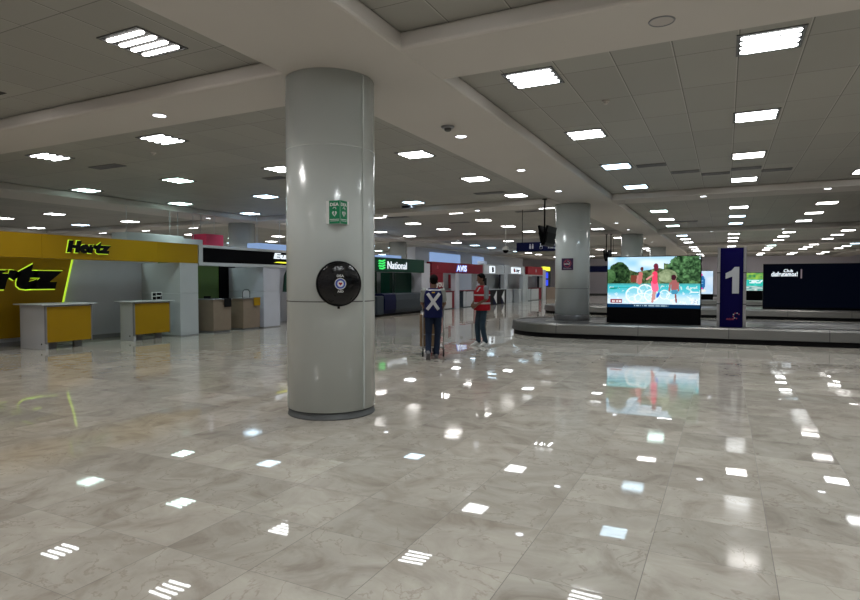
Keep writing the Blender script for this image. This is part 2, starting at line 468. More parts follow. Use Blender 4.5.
# no smoking sign, column 2
n2 = Vector((-.05, -1, 0)).normalized(); c = on_col(-4.18, 18.1, n2, .52, 2.05)
t = thing('no_smoking_sign', c, 'square dark purple no-smoking sign on the column in the carousel', 'sign')
Fm = facing(n2, c)
mb = MB(); mb.box(-.185, .185, -.185, .185, 0, .012, 'sign_grey'); mb.box(-.175, .175, -.175, .175, .01, .016, 'purple'); mb.bm.transform(Fm); mb.build('plate', t)
mb = MB(); mb.lathe([(.115, .016), (.115, .020), (.098, .020), (.098, .016)], 'red_pale', 32, c=(0, .02, 0), caps=False)
mb.poly([(-.075, .09, .0165), (-.063, .102, .0165), (.078, -.04, .0165), (.066, -.052, .0165)], (0, 0, .004), 'red_pale'); mb.bm.transform(Fm); mb.build('prohibition_ring', t)
mb = MB(); mb.box(-.1, .02, -.005, .016, .016, .021, 'sign_white'); mb.box(.026, .075, -.005, .016, .016, .021, 'sign_white')
mb.tube([(.06, .02, .018), (.075, .05, .018), (.03, .07, .018), (.0, .10, .018)], .008, 'sign_grey', 5)
mb.bm.transform(Fm); mb.build('cigarette', t)
mb = MB(); letters(mb, 'NO FUMAR', .24, .03, n2, c + n2*.016 - Vector((0, 0, .125)), 'sign_grey', .003); mb.build('lettering', t)

# ------------------------------------------------------------------ baggage carousels
def stadium(x0, x1, y0, y1, inset, z, n=28):
    r = (y1-y0)/2; cy = (y0+y1)/2; rr = r - inset; pts = []
    ns = 40
    for i in range(ns): pts.append((x0+r + (x1-x0-2*r)*i/ns, cy-rr, z))
    for i in range(n): a = -PI/2 + PI*i/n; pts.append((x1-r+rr*math.cos(a), cy+rr*math.sin(a), z))
    for i in range(ns): pts.append((x1-r - (x1-x0-2*r)*i/ns, cy+rr, z))
    for i in range(n): a = PI/2 + PI*i/n; pts.append((x0+r+rr*math.cos(a), cy+rr*math.sin(a), z))
    return pts
def ring(mb, x0, x1, y0, y1, prof, mat, cap=False):
    k = mb.mi(mat); rows = [[mb.bm.verts.new(p) for p in stadium(x0, x1, y0, y1, i, z)] for i, z in prof]
    for a, b in zip(rows, rows[1:]):
        n = len(a)
        for i in range(n):
            f = mb.bm.faces.new((a[i], a[(i+1) % n], b[(i+1) % n], b[i])); f.material_index = k
    if cap:
        f = mb.bm.faces.new(rows[-1]); f.material_index = k
def carousel(x0, x1, y0, y1, label, rot=0, pivot=None):
    t = thing('baggage_carousel', ((x0+x1)/2, (y0+y1)/2, 0), label, 'baggage carousel')
    R = Matrix.Identity(4)
    if rot: R = Matrix.Translation(pivot) @ Matrix.Rotation(rot, 4, 'Z') @ Matrix.Translation(-Vector(pivot))
    mb = MB(); ring(mb, x0, x1, y0, y1, [(.06, 0), (.06, .13), (.3, .13)], 'black'); mb.bm.transform(R); mb.build('toe_kick', t)
    mb = MB(); ring(mb, x0, x1, y0, y1, [(.04, .12), (.0, .13), (.03, .35), (.05, .385), (.09, .395), (.13, .385), (.13, .33)], 'brushed'); mb.bm.transform(R); mb.build('skirt', t, label='brushed steel skirt')
    mb = MB(); k = mb.mi('belt')
    A = stadium(x0, x1, y0, y1, .13, .355, 24); B = stadium(x0, x1, y0, y1, 1.0, .345, 24); n = len(A)
    for i in range(n):
        a0, a1, b0, b1 = Vector(A[i]), Vector(A[(i+1) % n]), Vector(B[i]), Vector(B[(i+1) % n])
        u = Vector((0, 0, .014))
        vs = [mb.bm.verts.new(p) for p in (a0+u, a1, b1, b0+u)]; mb.bm.faces.new(vs).material_index = k
        vs2 = [mb.bm.verts.new(p) for p in (a0, b0, b0+u, a0+u)]; mb.bm.faces.new(vs2).material_index = k
    mb.bm.transform(R); mb.build('belt', t, label='dark overlapping rubber plates')
    mb = MB(); ring(mb, x0, x1, y0, y1, [(1.0, .30), (1.0, .365), (1.06, .37), (1.10, .355)], 'brushed'); mb.bm.transform(R); mb.build('inner_curb', t)
    mb = MB(); ring(mb, x0, x1, y0, y1, [(1.08, .25), (1.09, .36), (1.15, .36)], 'deck', cap=True); mb.bm.transform(R); mb.build('island_deck', t)
    return t
ROT = math.radians(5)
carousel(-5.70, 9.5, 15.85, 19.45, 'nearest baggage carousel with curved steel skirt around the column', ROT, (-4.1, 15.85, 0))
carousel(-8.1, 12.0, 27.3, 31.2, 'second baggage carousel beneath the large black screen')
carousel(-4.5, 12.5, 39.6, 43.0, 'farthest baggage carousel beneath the small teal screen')

# ------------------------------------------------------------------ screens
def lerp(a, b, t): return tuple(x + (y-x)*t for x, y in zip(a, b))
def hsh(i, j, k=0): return random.Random(i*7919 + j*104729 + k).random()
def vnoise(u, v, k=0):
    i, j = math.floor(u), math.floor(v); fu, fv = u-i, v-j
    fu = fu*fu*(3-2*fu); fv = fv*fv*(3-2*fv)
    a = hsh(i, j, k)*(1-fu)+hsh(i+1, j, k)*fu; b = hsh(i, j+1, k)*(1-fu)+hsh(i+1, j+1, k)*fu
    return a*(1-fv)+b*fv
def ell(u, v, cu, cv, ru, rv): return ((u-cu)/ru)**2 + ((v-cv)/rv)**2
def capsule(u, v, a, b, r, asp=1.9):
    ux, vx = (u-a[0])*asp, v-a[1]; dx, dy = (b[0]-a[0])*asp, b[1]-a[1]
    t = max(0, min(1, (ux*dx+vx*dy)/(dx*dx+dy*dy+1e-9))); return math.hypot(ux-dx*t, vx-dy*t) < r
def pool(u, v):
    if v < .065:
        c = (.004, .035, .10)
        if .30 < u < .67 and .022 < v < .048 and hsh(int(u*120), 1) > .35: c = (.35, .5, .6)
        return c
    n = vnoise(u*30, v*18)*.6 + vnoise(u*80, v*45, 1)*.4
    if v > .44:
        c = lerp((.25, .60, .85), (.75, .9, 1.0), max(0, min(1, vnoise(u*7, v*8, 2)*1.6-.3)))
        if v < .70 + .10*vnoise(u*9, 0, 3) + (.12 if u > .62 else 0): c = lerp((.008, .03, .008), (.20, .30, .13), n*n*1.6)
        if ell(u, v, .13, .66, .12, .24) < 1 + .3*(n-.5): c = lerp((.001, .008, .003), (.06, .14, .05), n*n*1.4)
        if ell(u, v, .02, .62, .07, .14) < 1: c = lerp((.02, .07, .02), (.12, .26, .1), n)
        if ell(u, v, .86, .75, .20, .30) < 1 + .5*(n-.5): c = lerp((.001, .012, .004), (.13, .30, .12), n*n*1.5)
        if ell(u, v, .66, .62, .10, .13) < 1: c = lerp((.12, .17, .08), (.42, .5, .3), n)
        if .26 < u < .33 and .50 < v < .64: c = (.18, .05, .03)
        if v < .475: c = lerp((.05, .35, .36), (.1, .5, .5), n)
    else:
        c = lerp((.18, .60, .80), (.02, .50, .52), max(0, min(1, (v-.22)/.18)) * (.6+.4*n))
        c = lerp(c, (.62, .82, .98), max(0, min(1, (.30-v)/.12)))
        if n > .66: c = lerp(c, (1, 1, 1), .5)
        if .03 < u < .25 and .36 < v < .40 and ell(u, v, .2, .30, .18, .10) > .8: c = (.01, .25, .22)
    for cu, cv, ru, rv in ((.30, .25, .095, .16), (.42, .33, .085, .13), (.40, .19, .10, .10), (.49, .24, .08, .12), (.63, .26, .055, .09), (.70, .22, .05, .07), (.28, .17, .04, .05)):
        e = ell(u, v, cu, cv, ru, rv)
        if .72 < e < 1.05: c = lerp(c, (.95, 1, 1), .85)
        elif e < .72: c = lerp(c, (.55, .85, .97), .35)
    # figures in the picture
    sk = (.30, .12, .09)
    if capsule(u, v, (.37, .66), (.36, .50), .045): c = (.55, .16, .15)
    if capsule(u, v, (.34, .62), (.33, .5), .018): c = (.55, .22, .2)
    if capsule(u, v, (.385, .77), (.385, .75), .032): c = (.10, .03, .03)
    if capsule(u, v, (.52, .40), (.50, .12), .024) or capsule(u, v, (.53, .40), (.52, .18), .022): c = (.62, .30, .28)
    if capsule(u, v, (.52, .48), (.53, .38), .07): c = (.95, .16, .30)
    if capsule(u, v, (.525, .66), (.525, .52), .055): c = (.90, .06, .14)
    if capsule(u, v, (.50, .64), (.44, .56), .018): c = (.7, .3, .28)
    if capsule(u, v, (.535, .82), (.54, .76), .048): c = (.16, .02, .04)
    if capsule(u, v, (.73, .50), (.73, .38), .058): c = (.38, .12, .12)
    if capsule(u, v, (.69, .48), (.68, .34), .018) or capsule(u, v, (.77, .48), (.775, .34), .018): c = (.38, .13, .12)
    if capsule(u, v, (.725, .60), (.725, .59), .05): c = (.05, .01, .02)
    if capsule(u, v, (.72, .31), (.75, .31), .04): c = (.06, .28, .45)
    if capsule(u, v, (.745, .26), (.755, .12), .017): c = (.28, .09, .08)
    if .545 < u < .58 and .20 < v < .30 and abs((u-.56)*3-(v-.25)) < .05: c = (.02, .12, .6)
    if .035 < u < .165 and .085 < v < .165:
        c = (.28, .05, .07)
        if .05 < u < .155 and .105 < v < .135 and hsh(int(u*140), 5) > .35: c = (.85, .75, .75)
    if .905 < u < .975 and .09 < v < .175: c = lerp(c, (.95, .97, 1), .6) if hsh(int(u*90), int(v*40), 9) > .35 else (.45, .55, .65)
    if .90 < u < .98 and (.30 < v < .32): c = (.95, .97, 1)
    return tuple(x*1.15 for x in c)
def lagoon(u, v):
    n = vnoise(u*20, v*10, 4)
    c = lerp((.0, .45, .36), (.10, .75, .68), n)
    if v > .62: c = lerp((.0, .22, .10), (.35, .60, .08), vnoise(u*26, v*14, 6))
    if .30 < u < .70 and .42 < v < .60 and vnoise(u*40, v*14, 7) > .35: c = (.8, .95, .95)
    if v < .26: c = lerp((.02, .28, .28), (.75, .85, .8), vnoise(u*22, v*18, 8))
    return c
def advert(u, v):
    c = lerp((.45, .70, .95), (.75, .88, 1), vnoise(u*6, v*6, 1))
    if ell(u, v, .45, .48, .26, .42) < 1: c = (.02, .16, .42)
    if ell(u, v, .40, .84, .20, .12) < 1 or ell(u, v, .38, .24, .24, .07) < 1: c = (.85, .06, .42)
    if .3 < u < .62 and (.55 < v < .60 or .44 < v < .48) and hsh(int(u*60), int(v*12), 2) > .3: c = (.25, .6, .85)
    if ell(u, v, .62, .14, .12, .06) < 1: c = (.9, .9, .85)
    return c
def darkad(u, v):
    return (.0005, .0012, .004)
def led(mb, fn, x0, x1, y, z0, z1, nu, nv):
    me = bpy.data.meshes.new('led'); vs = []; fs = []
    for j in range(nv+1):
        for i in range(nu+1): vs.append((x0+(x1-x0)*i/nu, y, z0+(z1-z0)*j/nv))
    for j in range(nv):
        for i in range(nu): a = j*(nu+1)+i; fs.append((a, a+1, a+nu+2, a+nu+1))
    me.from_pydata(vs, [], fs); at = me.color_attributes.new('pix', 'FLOAT_COLOR', 'CORNER')
    k = 0
    for j in range(nv):
        for i in range(nu):
            c = fn((i+.5)/nu, (j+.5)/nv)
            for q in range(4): at.data[k].color = (*c, 1); k += 1
    return me
def video_wall(x0, x1, y, z0, zs, z1, fn, nu, nv, label, picture_label):
    t = thing('video_screen', ((x0+x1)/2, y+.15, z0), label, 'screen')
    mb = MB(); mb.box(x0, x1, y+.005, y+.30, z0, zs-.005, 'gloss_black', .006); mb.build('base_cabinet', t)
    mb = MB(); mb.box(x0, x1, y+.012, y+.22, zs-.005, z1, 'black', .004)
    mb.build('housing', t)
    me = led(None, fn, x0+.02, x1-.02, y+.003, zs+.01, z1-.02, nu, nv); me.materials.append(M['screen'])
    o = bpy.data.objects.new('display', me); COL.objects.link(o); o.parent = t
    for v in me.vertices: v.co -= t.location
    o['label'] = picture_label
    return t
video_wall(-3.02, -.57, 17.35, .36, .80, 2.24, pool, 210, 116, 'bright LED video screen showing a swimming pool, on the nearest carousel', 'pool picture with swimmers')
t = video_wall(1.45, 5.3, 28.8, .36, .44, 2.27, darkad, 4, 2, 'wide dark video screen with small white logo, on the second carousel', 'nearly black picture')
mb = MB(); letters(mb, 'Club', .34, .13, (0, -1, 0), (2.36, 28.80, 1.98), 'lit_white', .006, .02)
mb.build('lettering', t)
mb = MB(); letters(mb, 'disfrutemos!', .95, .20, (0, -1, 0), (2.22, 28.80, 1.84), 'lit_white', .006, .03); mb.build('lettering', t)
mb = MB(); mb.box(2.80, 2.85, 28.795, 28.80, 1.66, 2.04, 'red_bar'); mb.build('divider_mark', t)
video_wall(.35, 3.6, 41.2, .36, .95, 2.07, lagoon, 90, 34, 'teal lagoon video screen behind the number pillar on the farthest carousel', 'teal lagoon picture')
video_wall(-2.2, -.66, 41.2, .36, .72, 2.2, advert, 40, 40, 'upright advertising screen with pink and blue shapes beside the pool screen', 'pink and blue advert')

# number pillar
t = thing('number_pillar', (.15, 17.15, .36), 'dark blue upright pillar with a large silver number one on the carousel', 'sign pillar')
mb = MB(); mb.box(-.12, .42, 17.02, 17.34, .36, 2.40, 'navy_deep'); mb.build('panel', t)
for x in (-.17, .43):
    mb = MB(); mb.box(x-.015, x+.055, 16.99, 17.06, .36, 2.42, 'steel2', .005); mb.box(x-.01, x+.05, 17.30, 17.37, .36, 2.42, 'black')
    for z in (.95, 1.75): mb.box(x-.02, x+.06, 16.985, 17.065, z, z+.02, 'black')
    mb.build('frame_post', t)
mb = MB()
op = [(-.155, .20), (-.155, .055), (-.0, .115), (-.0, -.32), (.155, -.32), (.155, .36), (.05, .36), (-.02, .27)]
mb.poly([(.165+x, 17.02, 1.55+y) for x, y in op], (0, -.012, 0), 'sign_grey'); mb.build('numeral', t, label='silver numeral 1')
mb = MB()
for i in range(7):
    a = i*2*PI/9+.6; mb.lathe([(.018, -.004), (.018, 0)], 'sign_grey' if i % 2 else 'red_pale', 10, c=(.27+.07*math.cos(a), 17.02, .66+.07*math.sin(a)), axis='Y')
letters(mb, 'ASUR', .19, .045, (0, -1, 0), (.13, 17.02, .57), 'red_pale', .004, .02); mb.build('logo', t)

# ------------------------------------------------------------------ hanging monitors and signs
def monitor_pair(x, y, dz, label, poles=1):
    t = thing('hanging_monitor', (x, y, SZ), label, 'monitor')
    for i in range(poles):
        mb = MB(); mb.tube([(x + i*.22, y, SZ), (x + i*.22, y, dz+.1)], .024, 'black', 12); mb.lathe([(.07, SZ-.02), (.07, SZ)], 'black', 16, c=(x+i*.22, y, 0)); mb.build('pole', t)
    for sg in (-1, 1):
        mb = MB(); mb.box(-.48, .48, -.03, .03, -.28, .28, 'gloss_black', .008)
        mb.box(-.45, .45, -.05, -.03, -.2, .1, 'black') if sg > 0 else mb.box(-.45, .45, .03, .05, -.2, .1, 'black')
        mb.bm.transform(Matrix.Translation((x + .03 + sg*.07, y+.2, dz)) @ Matrix.Rotation(PI/2, 4, 'Z') @ Matrix.Rotation(math.radians(11*sg), 4, 'X')); mb.build('display', t)
    mb = MB(); mb.box(x-.05, x+.12, y-.05, y+.3, dz-.03, dz+.12, 'black'); mb.build('bracket', t)
monitor_pair(-4.60, 16.47, 2.83, 'black monitor pair hanging on one pole beside the no-smoking column')
monitor_pair(-5.3, 30.2, 2.80, 'black monitor pair on twin poles, seen just above the pool screen corner', 2)
monitor_pair(-5.5, 43.6, 2.6, 'farthest hanging monitor pair, its twin poles showing over the pool screen', 2)
t = thing('hanging_sign', (-5.7, 20, 2.6), 'long dark blue hanging direction sign with white symbols behind the monitors', 'sign')
mb = MB(); mb.box(-6.6, -4.75, 20, 20.14, 2.58, 2.90, 'navy', .01); mb.build('panel', t)
for x in (-6.05, -5.72):
    mb = MB()
    if x < -6: 
        for k in (-1, 1): mb.lathe([(.022, -.005), (.022, 0)], 'sign_grey', 10, c=(x+k*.045, 20, 2.82), axis='Y'); mb.box(x+k*.045-.028, x+k*.045+.028, 19.995, 20, 2.67, 2.79, 'sign_grey')
    else:
        mb.lathe([(.02, -.005), (.02, 0)], 'sign_grey', 10, c=(x, 20, 2.84), axis='Y'); mb.box(x-.015, x+.01, 19.995, 20, 2.73, 2.82, 'sign_grey')
        mb.lathe([(.062, -.005), (.062, 0), (.045, 0), (.045, -.005)], 'sign_grey', 20, c=(x+.01, 20, 2.71), axis='Y', caps=False); mb.box(x-.01, x+.07, 19.995, 20, 2.74, 2.76, 'sign_grey')
    mb.build('pictogram', t)
mb = MB(); letters(mb, 'Sanitarios', .42, .07, (0, -1, 0), (-5.25, 20, 2.80), 'sign_grey', .004); mb.build('lettering', t)
mb = MB(); letters(mb, 'Restrooms', .42, .07, (0, -1, 0), (-5.25, 20, 2.69), 'sign_grey', .004); mb.build('lettering', t)
for x in (-6.4, -4.95):
    mb = MB(); mb.tube([(x, 20.07, 2.9), (x, 20.07, CZ)], .012, 'black', 8); mb.build('hanger', t)
t = thing('hanging_sign', (-6.6, 34, 2.6), 'small dark hanging sign seen between the column and the pool screen', 'sign')
mb = MB(); mb.box(-7.3, -5.4, 34, 34.12, 2.05, 2.40, 'navy', .01); mb.build('panel', t)
mb = MB(); mb.box(-5.62, -5.48, 33.99, 34, 2.14, 2.28, 'sign_grey'); mb.build('pictogram', t)
mb = MB(); mb.tube([(-7.1, 34.06, 2.4), (-7.1, 34.06, CZ)], .012, 'black', 8); mb.build('hanger', t); mb = MB(); mb.tube([(-5.6, 34.06, 2.4), (-5.6, 34.06, CZ)], .012, 'black', 8); mb.build('hanger', t)
# security camera near the white bulkhead
t = thing('security_camera', (-8.6, 24.6, CZ), 'white dome camera hanging from the ceiling above the red rental fascia', 'camera')
mb = MB(); mb.tube([(-8.6, 24.6, CZ+.004), (-8.6, 24.6, 3.05)], .02, 'sign_white', 8); mb.build('stem', t)
mb = MB(); mb.lathe([(.02, 3.08), (.12, 3.04), (.15, 2.95), (.14, 2.90)], 'sign_white', 20, c=(-8.6, 24.6, 0)); mb.build('housing', t)
mb = MB(); mb.lathe([(.13, 2.90), (.11, 2.82), (.06, 2.775), (.01, 2.76)], 'gloss_black', 20, c=(-8.6, 24.6, 0)); mb.build('dome', t)

# ------------------------------------------------------------------ camera math for culling only
CAMLOC = Vector((0, 0, 1.55)); PSI = math.radians(26.56); PIT = math.atan(19/590)
def proj(X, Y, Z):
    d = -X*math.sin(PSI)+Y*math.cos(PSI); l = X*math.cos(PSI)+Y*math.sin(PSI); u = Z-1.55
    D = d*math.cos(PIT)-u*math.sin(PIT); U = d*math.sin(PIT)+u*math.cos(PIT)
    if D < .3: return None
    return 430+590*l/D, 300-590*U/D, D

# ------------------------------------------------------------------ ceiling lights
def tube_bm(mb, w, d, m, y=0, z=0, far=False):
    h = w/2; k = mb.mi(m); n = 1 if far else 5
    o = []
    for s in (1, -1):
        for i in range(n+1):
            a = (-PI/2 + PI*i/n) if n > 1 else (-PI/2 + PI*i)
            o.append((s*(d/2-h) + s*h*math.cos(a)*(0 if far else 1) + (s*h if far else 0), y + s*h*math.sin(a)))
    lo = [mb.bm.verts.new((x*.97, yy, z-.012)) for x, yy in o]; hi = [mb.bm.verts.new((x, yy, z)) for x, yy in o]
    f = mb.bm.faces.new(lo); f.material_index = k
    kk = mb.mi('light_metal')
    for i in range(len(o)):
        f = mb.bm.faces.new((lo[i], hi[i], hi[(i+1) % len(o)], lo[(i+1) % len(o)])); f.material_index = k
TUBE_Y = (-.21, -.07, .07, .21)
def proto_light(kind, far):
    t = thing('ceiling_light', (0, 0, CZ), 'x', 'ceiling light')
    if not far:
        mb = MB()
        for a in ((-.31, .31, -.31, -.29), (-.31, .31, .29, .31), (-.31, -.29, -.29, .29), (.29, .31, -.29, .29)):
            mb.box(a[0], a[1], a[2], a[3], -.012, 0, 'louvre_frame')
        mb.build('frame', t, world=False)
        mb = MB(); mb.box(-.29, .29, -.29, .29, -.004, 0, 'louvre'); mb.build('reflector', t, world=False)
        base = None
        for y in TUBE_Y:
            if base is None:
                mb = MB(); tube_bm(mb, .060, .55, kind); base = mb.build('tube', t, world=False); base.location = (0, y, -.008)
            else:
                o = base.copy(); COL.objects.link(o); o.location = (0, y, -.008)
    else:
        mb = MB(); mb.box(-.31, .31, -.31, .31, -.006, 0, 'louvre')
        for y in TUBE_Y: tube_bm(mb, .060, .53, kind, y, -.006, True)
        t2 = mb.build('ceiling_light', None, world=False); t2.location = (0, 0, CZ)
        t2['category'] = 'ceiling light'; bpy.data.objects.remove(t); return t2
    return t
protos = {}
def place_light(x, y, kind, far, label, group):
    key = (kind, far)
    if key not in protos: protos[key] = proto_light(kind, far); o = protos[key]
    else: o = copy_tree(protos[key])
    o.location = (x, y, CZ); o['label'] = label; o['group'] = group
LX = [(-29.0, 'the line of lights nearest the left wall'), (-25.7, 'the second line of lights from the left wall'), (-22.4, 'the third line of lights from the left wall'), (-19.05, 'the line of lights left of the left-hand ceiling beam'),
      (-15.75, 'the line of lights over the car rental booths'), (-12.17, 'the line of lights just in front of the rental booths'), (-8.9, 'the line of lights midway between booths and columns'), (-5.5, 'the line of lights left of the white columns'),
      (-2.15, 'the line of lights right of the white columns'), (.38, 'the line of lights leading to the number pillar'), (2.88, 'the line of lights second right of the number pillar'), (5.38, 'the line of lights third right of the number pillar'), (7.7, 'the rightmost line of lights')]
LY = [-5.2, -2.1, 1.0, 4.15, 7.15, 10.25, 13.38, 16.5, 19.6, 22.6, 25.7, 28.85, 32.2, 35.25, 38.4, 41.7, 44.8, 47.8, 51, 54.2, 57.6, 60.8, 64]
ORD = ['nearest', 'second', 'third', 'fourth', 'fifth', 'sixth', 'seventh', 'eighth', 'ninth', 'tenth', 'eleventh', 'twelfth', 'thirteenth', 'fourteenth', 'fifteenth', 'sixteenth', 'seventeenth', 'eighteenth', 'nineteenth', 'twentieth', 'twenty-first', 'twenty-second', 'twenty-third']
n_l = 0
lights_xy = []; lamps = {}
for x, nm in LX:
    k = 0; kb = 0
    for y in LY:
        p = proj(x, y, CZ)
        vis = p is not None and -15 < p[0] < 875 and p[1] > -12
        near = (x > -24 and -6 < y < 20 and math.hypot(x, y) < 17)
        if not vis and not near: continue
        if vis and p[2] > 62: continue
        r = hsh(int(x*10), int(y*10), 5)
        kind = 'tube_warm' if r < .45 else ('tube_neutral' if r < .82 else ('tube_cool' if r < .93 else 'tube_green'))
        if (x, y) in ((-2.15, 16.5), (-2.15, 13.38), (-12.17, 13.38), (-8.9, 16.5), (.38, 25.7)): kind = 'tube_cool'
        if x == -2.15 and y == 22.6: kind = 'tube_green'
        if x in (-2.15, .38) and y < 12: kind = 'tube_neutral'
        far = (p is None) or (not vis) or p[2] > 24
        if vis: lab = ORD[k] + ' square ceiling light along ' + nm; k += 1; g = 'square ceiling lights'
        else: lab = ('unseen ' + ORD[kb] + ' square ceiling light of ' + nm); kb += 1; g = 'square ceiling lights overhead'
        if x < -4.5: y += .12
        place_light(x, y, kind, far, lab.replace('the line of lights', 'the line').replace('line of lights', 'line'), g); n_l += 1
        lights_xy.append((x, y))
        # area lamp added under the tubes to brighten the floor, unseen at camera angles
        ld = lamps.get(kind)
        if ld is None:
            ld = bpy.data.lights.new('added_floor_light', 'AREA'); ld.shape = 'SQUARE'; ld.size = .54; ld.energy = LAMP_W; ld.spread = math.radians(122)
            ld.color = {'tube_warm': (1, .97, .95), 'tube_neutral': (.96, 1, 1.02), 'tube_cool': (.80, .92, 1), 'tube_green': (.78, 1, .93)}[kind]
            lamps[kind] = ld
        lo = bpy.data.objects.new('added_beam', ld); COL.objects.link(lo); lo.location = (x, y, CZ-.03)
print('lights', n_l)

# downlights
def proto_down():
    t = thing('downlight', (0, 0, SZ), 'x', 'downlight')
    mb = MB(); mb.lathe([(.105, 0), (.10, -.012), (.088, -.014), (.085, 0)], 'soffit', 28, caps=False); mb.build('trim_ring', t, world=False)
    mb = MB(); mb.lathe([(.085, -.006), (.001, -.008)], 'down', 24, caps=False); mb.build('lens', t, world=False)
    return t
dp = proto_down(); first = True
DL = [(-3.82, 8.75, 'nearest round downlight in the beam behind the foreground column'), (-3.85, 11.96, 'second round downlight in the beam behind the foreground column'), (-3.88, 15.16, 'third round downlight in that beam, just before the no-smoking column'),
      (-3.92, 24.5, 'round downlight in the beam beyond the no-smoking column'), (-3.94, 27.9, 'round downlight in the beam just before the column over the pool screen'), (-3.95, 34.06, 'round downlight in the beam just beyond the column over the pool screen'), (-3.95, 37.4, 'second downlight beyond the column over the pool screen'), (-3.95, 40.4, 'third downlight beyond the column over the pool screen'),
      (-7.11, 5.76, 'round downlight in the cross beam left of the foreground column'), (-.57, 17.85, 'round downlight in the cross beam above the pool screen'), (2.27, 17.75, 'round downlight in the cross beam at the far right'),
      (-.59, 30.7, 'round downlight in the second cross beam above the number pillar'), (2.28, 30.6, 'round downlight in the second cross beam above the dark screen'), (2.27, 43.4, 'round downlight in the third cross beam above the dark screen'),
      (-10.83, 18.1, 'round downlight in the cross beam above the green rental fascia'), (-7.31, 18.1, 'round downlight in the cross beam above the red rental fascia'), (-17.1, 15.9, 'round downlight in the left beam above the crimson hanging box'), (-13.6, 30.8, 'small downlight in the far cross beam above the red rental fascia'), (-7.2, 30.8, 'small downlight in the far cross beam near the hanging camera'), (-3.55, 2.6, 'round downlight in the beam overhead, outside the view')]
for x, y, lab in DL:
    o = dp if first else copy_tree(dp); first = False
    o.location = (x, y, SZ); o['label'] = lab; o['group'] = 'round downlights in the beams'
t = thing('downlight', (-.54, 5.71, SZ), 'large unlit round recessed lamp in the nearest cross beam', 'downlight')
mb = MB(); mb.lathe([(.115, SZ), (.11, SZ-.008), (.10, SZ-.008), (.098, SZ)], 'edge_grey', 32, c=(-.54, 5.71, 0), caps=False); mb.build('trim_ring', t)
mb = MB(); mb.lathe([(.098, SZ-.003), (.001, SZ-.004)], 'off_lens', 32, c=(-.54, 5.71, 0), caps=False); mb.build('lens', t)
t = thing('smoke_detector', (-3.76, 8.12, SZ), 'round grey smoke detector beside the nearest downlight in the beam', 'smoke detector')
mb = MB(); mb.lathe([(.10, SZ), (.10, SZ-.015), (.085, SZ-.03)], 'edge_grey', 28, c=(-3.76, 8.12, 0)); mb.build('base', t)
mb = MB(); mb.lathe([(.055, SZ-.03), (.05, SZ-.06), (.03, SZ-.075)], 'dark_grey', 20, c=(-3.76, 8.12, 0)); mb.build('sensor', t)
t = thing('smoke_detector', (-1.52, 8.5, CZ), 'small pale smoke detector on the panels at upper right', 'smoke detector')
mb = MB(); mb.lathe([(.055, CZ), (.055, CZ-.01), (.045, CZ-.02)], 'off_lens', 24, c=(-1.52, 8.5, 0)); mb.build('base', t)
mb = MB(); mb.lathe([(.03, CZ-.02), (.028, CZ-.04), (.015, CZ-.05)], 'off_lens', 16, c=(-1.52, 8.5, 0)); mb.build('sensor', t)
t = thing('smoke_detector', (-10.0, 7.95, CZ), 'tiny smoke detector on the ceiling between lights at upper left', 'smoke detector')
mb = MB(); mb.lathe([(.05, CZ), (.05, CZ-.01), (.04, CZ-.02)], 'off_lens', 20, c=(-10, 7.95, 0)); mb.build('base', t)
mb = MB(); mb.lathe([(.028, CZ-.02), (.02, CZ-.045)], 'off_lens', 16, c=(-10, 7.95, 0)); mb.build('sensor', t)

def vent(x, y, w, label, d=.3):
    t = thing('ceiling_vent', (x, y, CZ), label, 'ceiling vent', 'dark ceiling vents')
    mb = MB(); mb.box(x-w/2, x+w/2, y-d/2, y+d/2, CZ-.006, CZ, 'dark_grey'); mb.build('backing', t)
    mb = MB()
    for i in range(6):
        yy = y-d/2 + d*(i+.5)/6; mb.box(x-w/2+.01, x+w/2-.01, yy-.006, yy+.006, CZ-.018, CZ-.006, 'edge_grey')
    mb.build('slat', t, kind='stuff')
VN = [(-1.46, 13.6, .6, 'dark slotted ceiling vent nearest the beam in the right bay'), (-.85, 14.75, .6, 'dark slotted ceiling vent second from the beam in the right bay'), (-.23, 15.3, .6, 'dark slotted ceiling vent third from the beam in the right bay'),
      (.38, 14.9, .6, 'dark slotted ceiling vent between two lights above the number pillar'), (1.0, 15.4, .6, 'dark slotted ceiling vent just right of the number pillar lights'), (-12.1, 8.45, .9, 'dark slotted ceiling vent at upper left between four lights'),
      (-9.8, 11.2, .6, 'dark slotted ceiling vent left of the foreground column'), (-6.0, 15.8, .9, 'dark slotted ceiling vent above the hanging monitors'), (-11.5, 20.2, .9, 'dark slotted vent above the green rental fascia'), (-6.3, 20.6, 1.0, 'dark slotted vent beyond the cross beam near the monitors'), (-10.2, 23.2, .9, 'dark slotted vent above the person in the blue vest'), (-1.5, 27, .9, 'dark slotted vent high above the pool screen')]
for v in VN: vent(*v)
t = thing('ceiling_speaker', (-9.3, 17.0, CZ), 'small box-shaped device hanging from the ceiling before the cross beam', 'ceiling device')
mb = MB(); mb.box(-9.5, -9.1, 16.9, 17.15, CZ-.14, CZ-.03, 'edge_grey', .01); mb.build('housing', t)
mb = MB(); mb.box(-9.46, -9.14, 16.89, 16.90, CZ-.12, CZ-.05, 'black'); mb.box(-9.35, -9.25, 16.98, 17.06, CZ-.03, CZ, 'black'); mb.build('grille', t)

# ------------------------------------------------------------------ rental booths
FX = -13.6
def part(t, name, fn, **k):
    mb = MB(); fn(mb); return mb.build(name, t, **k)
def sides(mb, x0, x1, y0, y1, z0, z1, m): mb.box(x0, x1, y0, y1, z0, z1, m, .004)

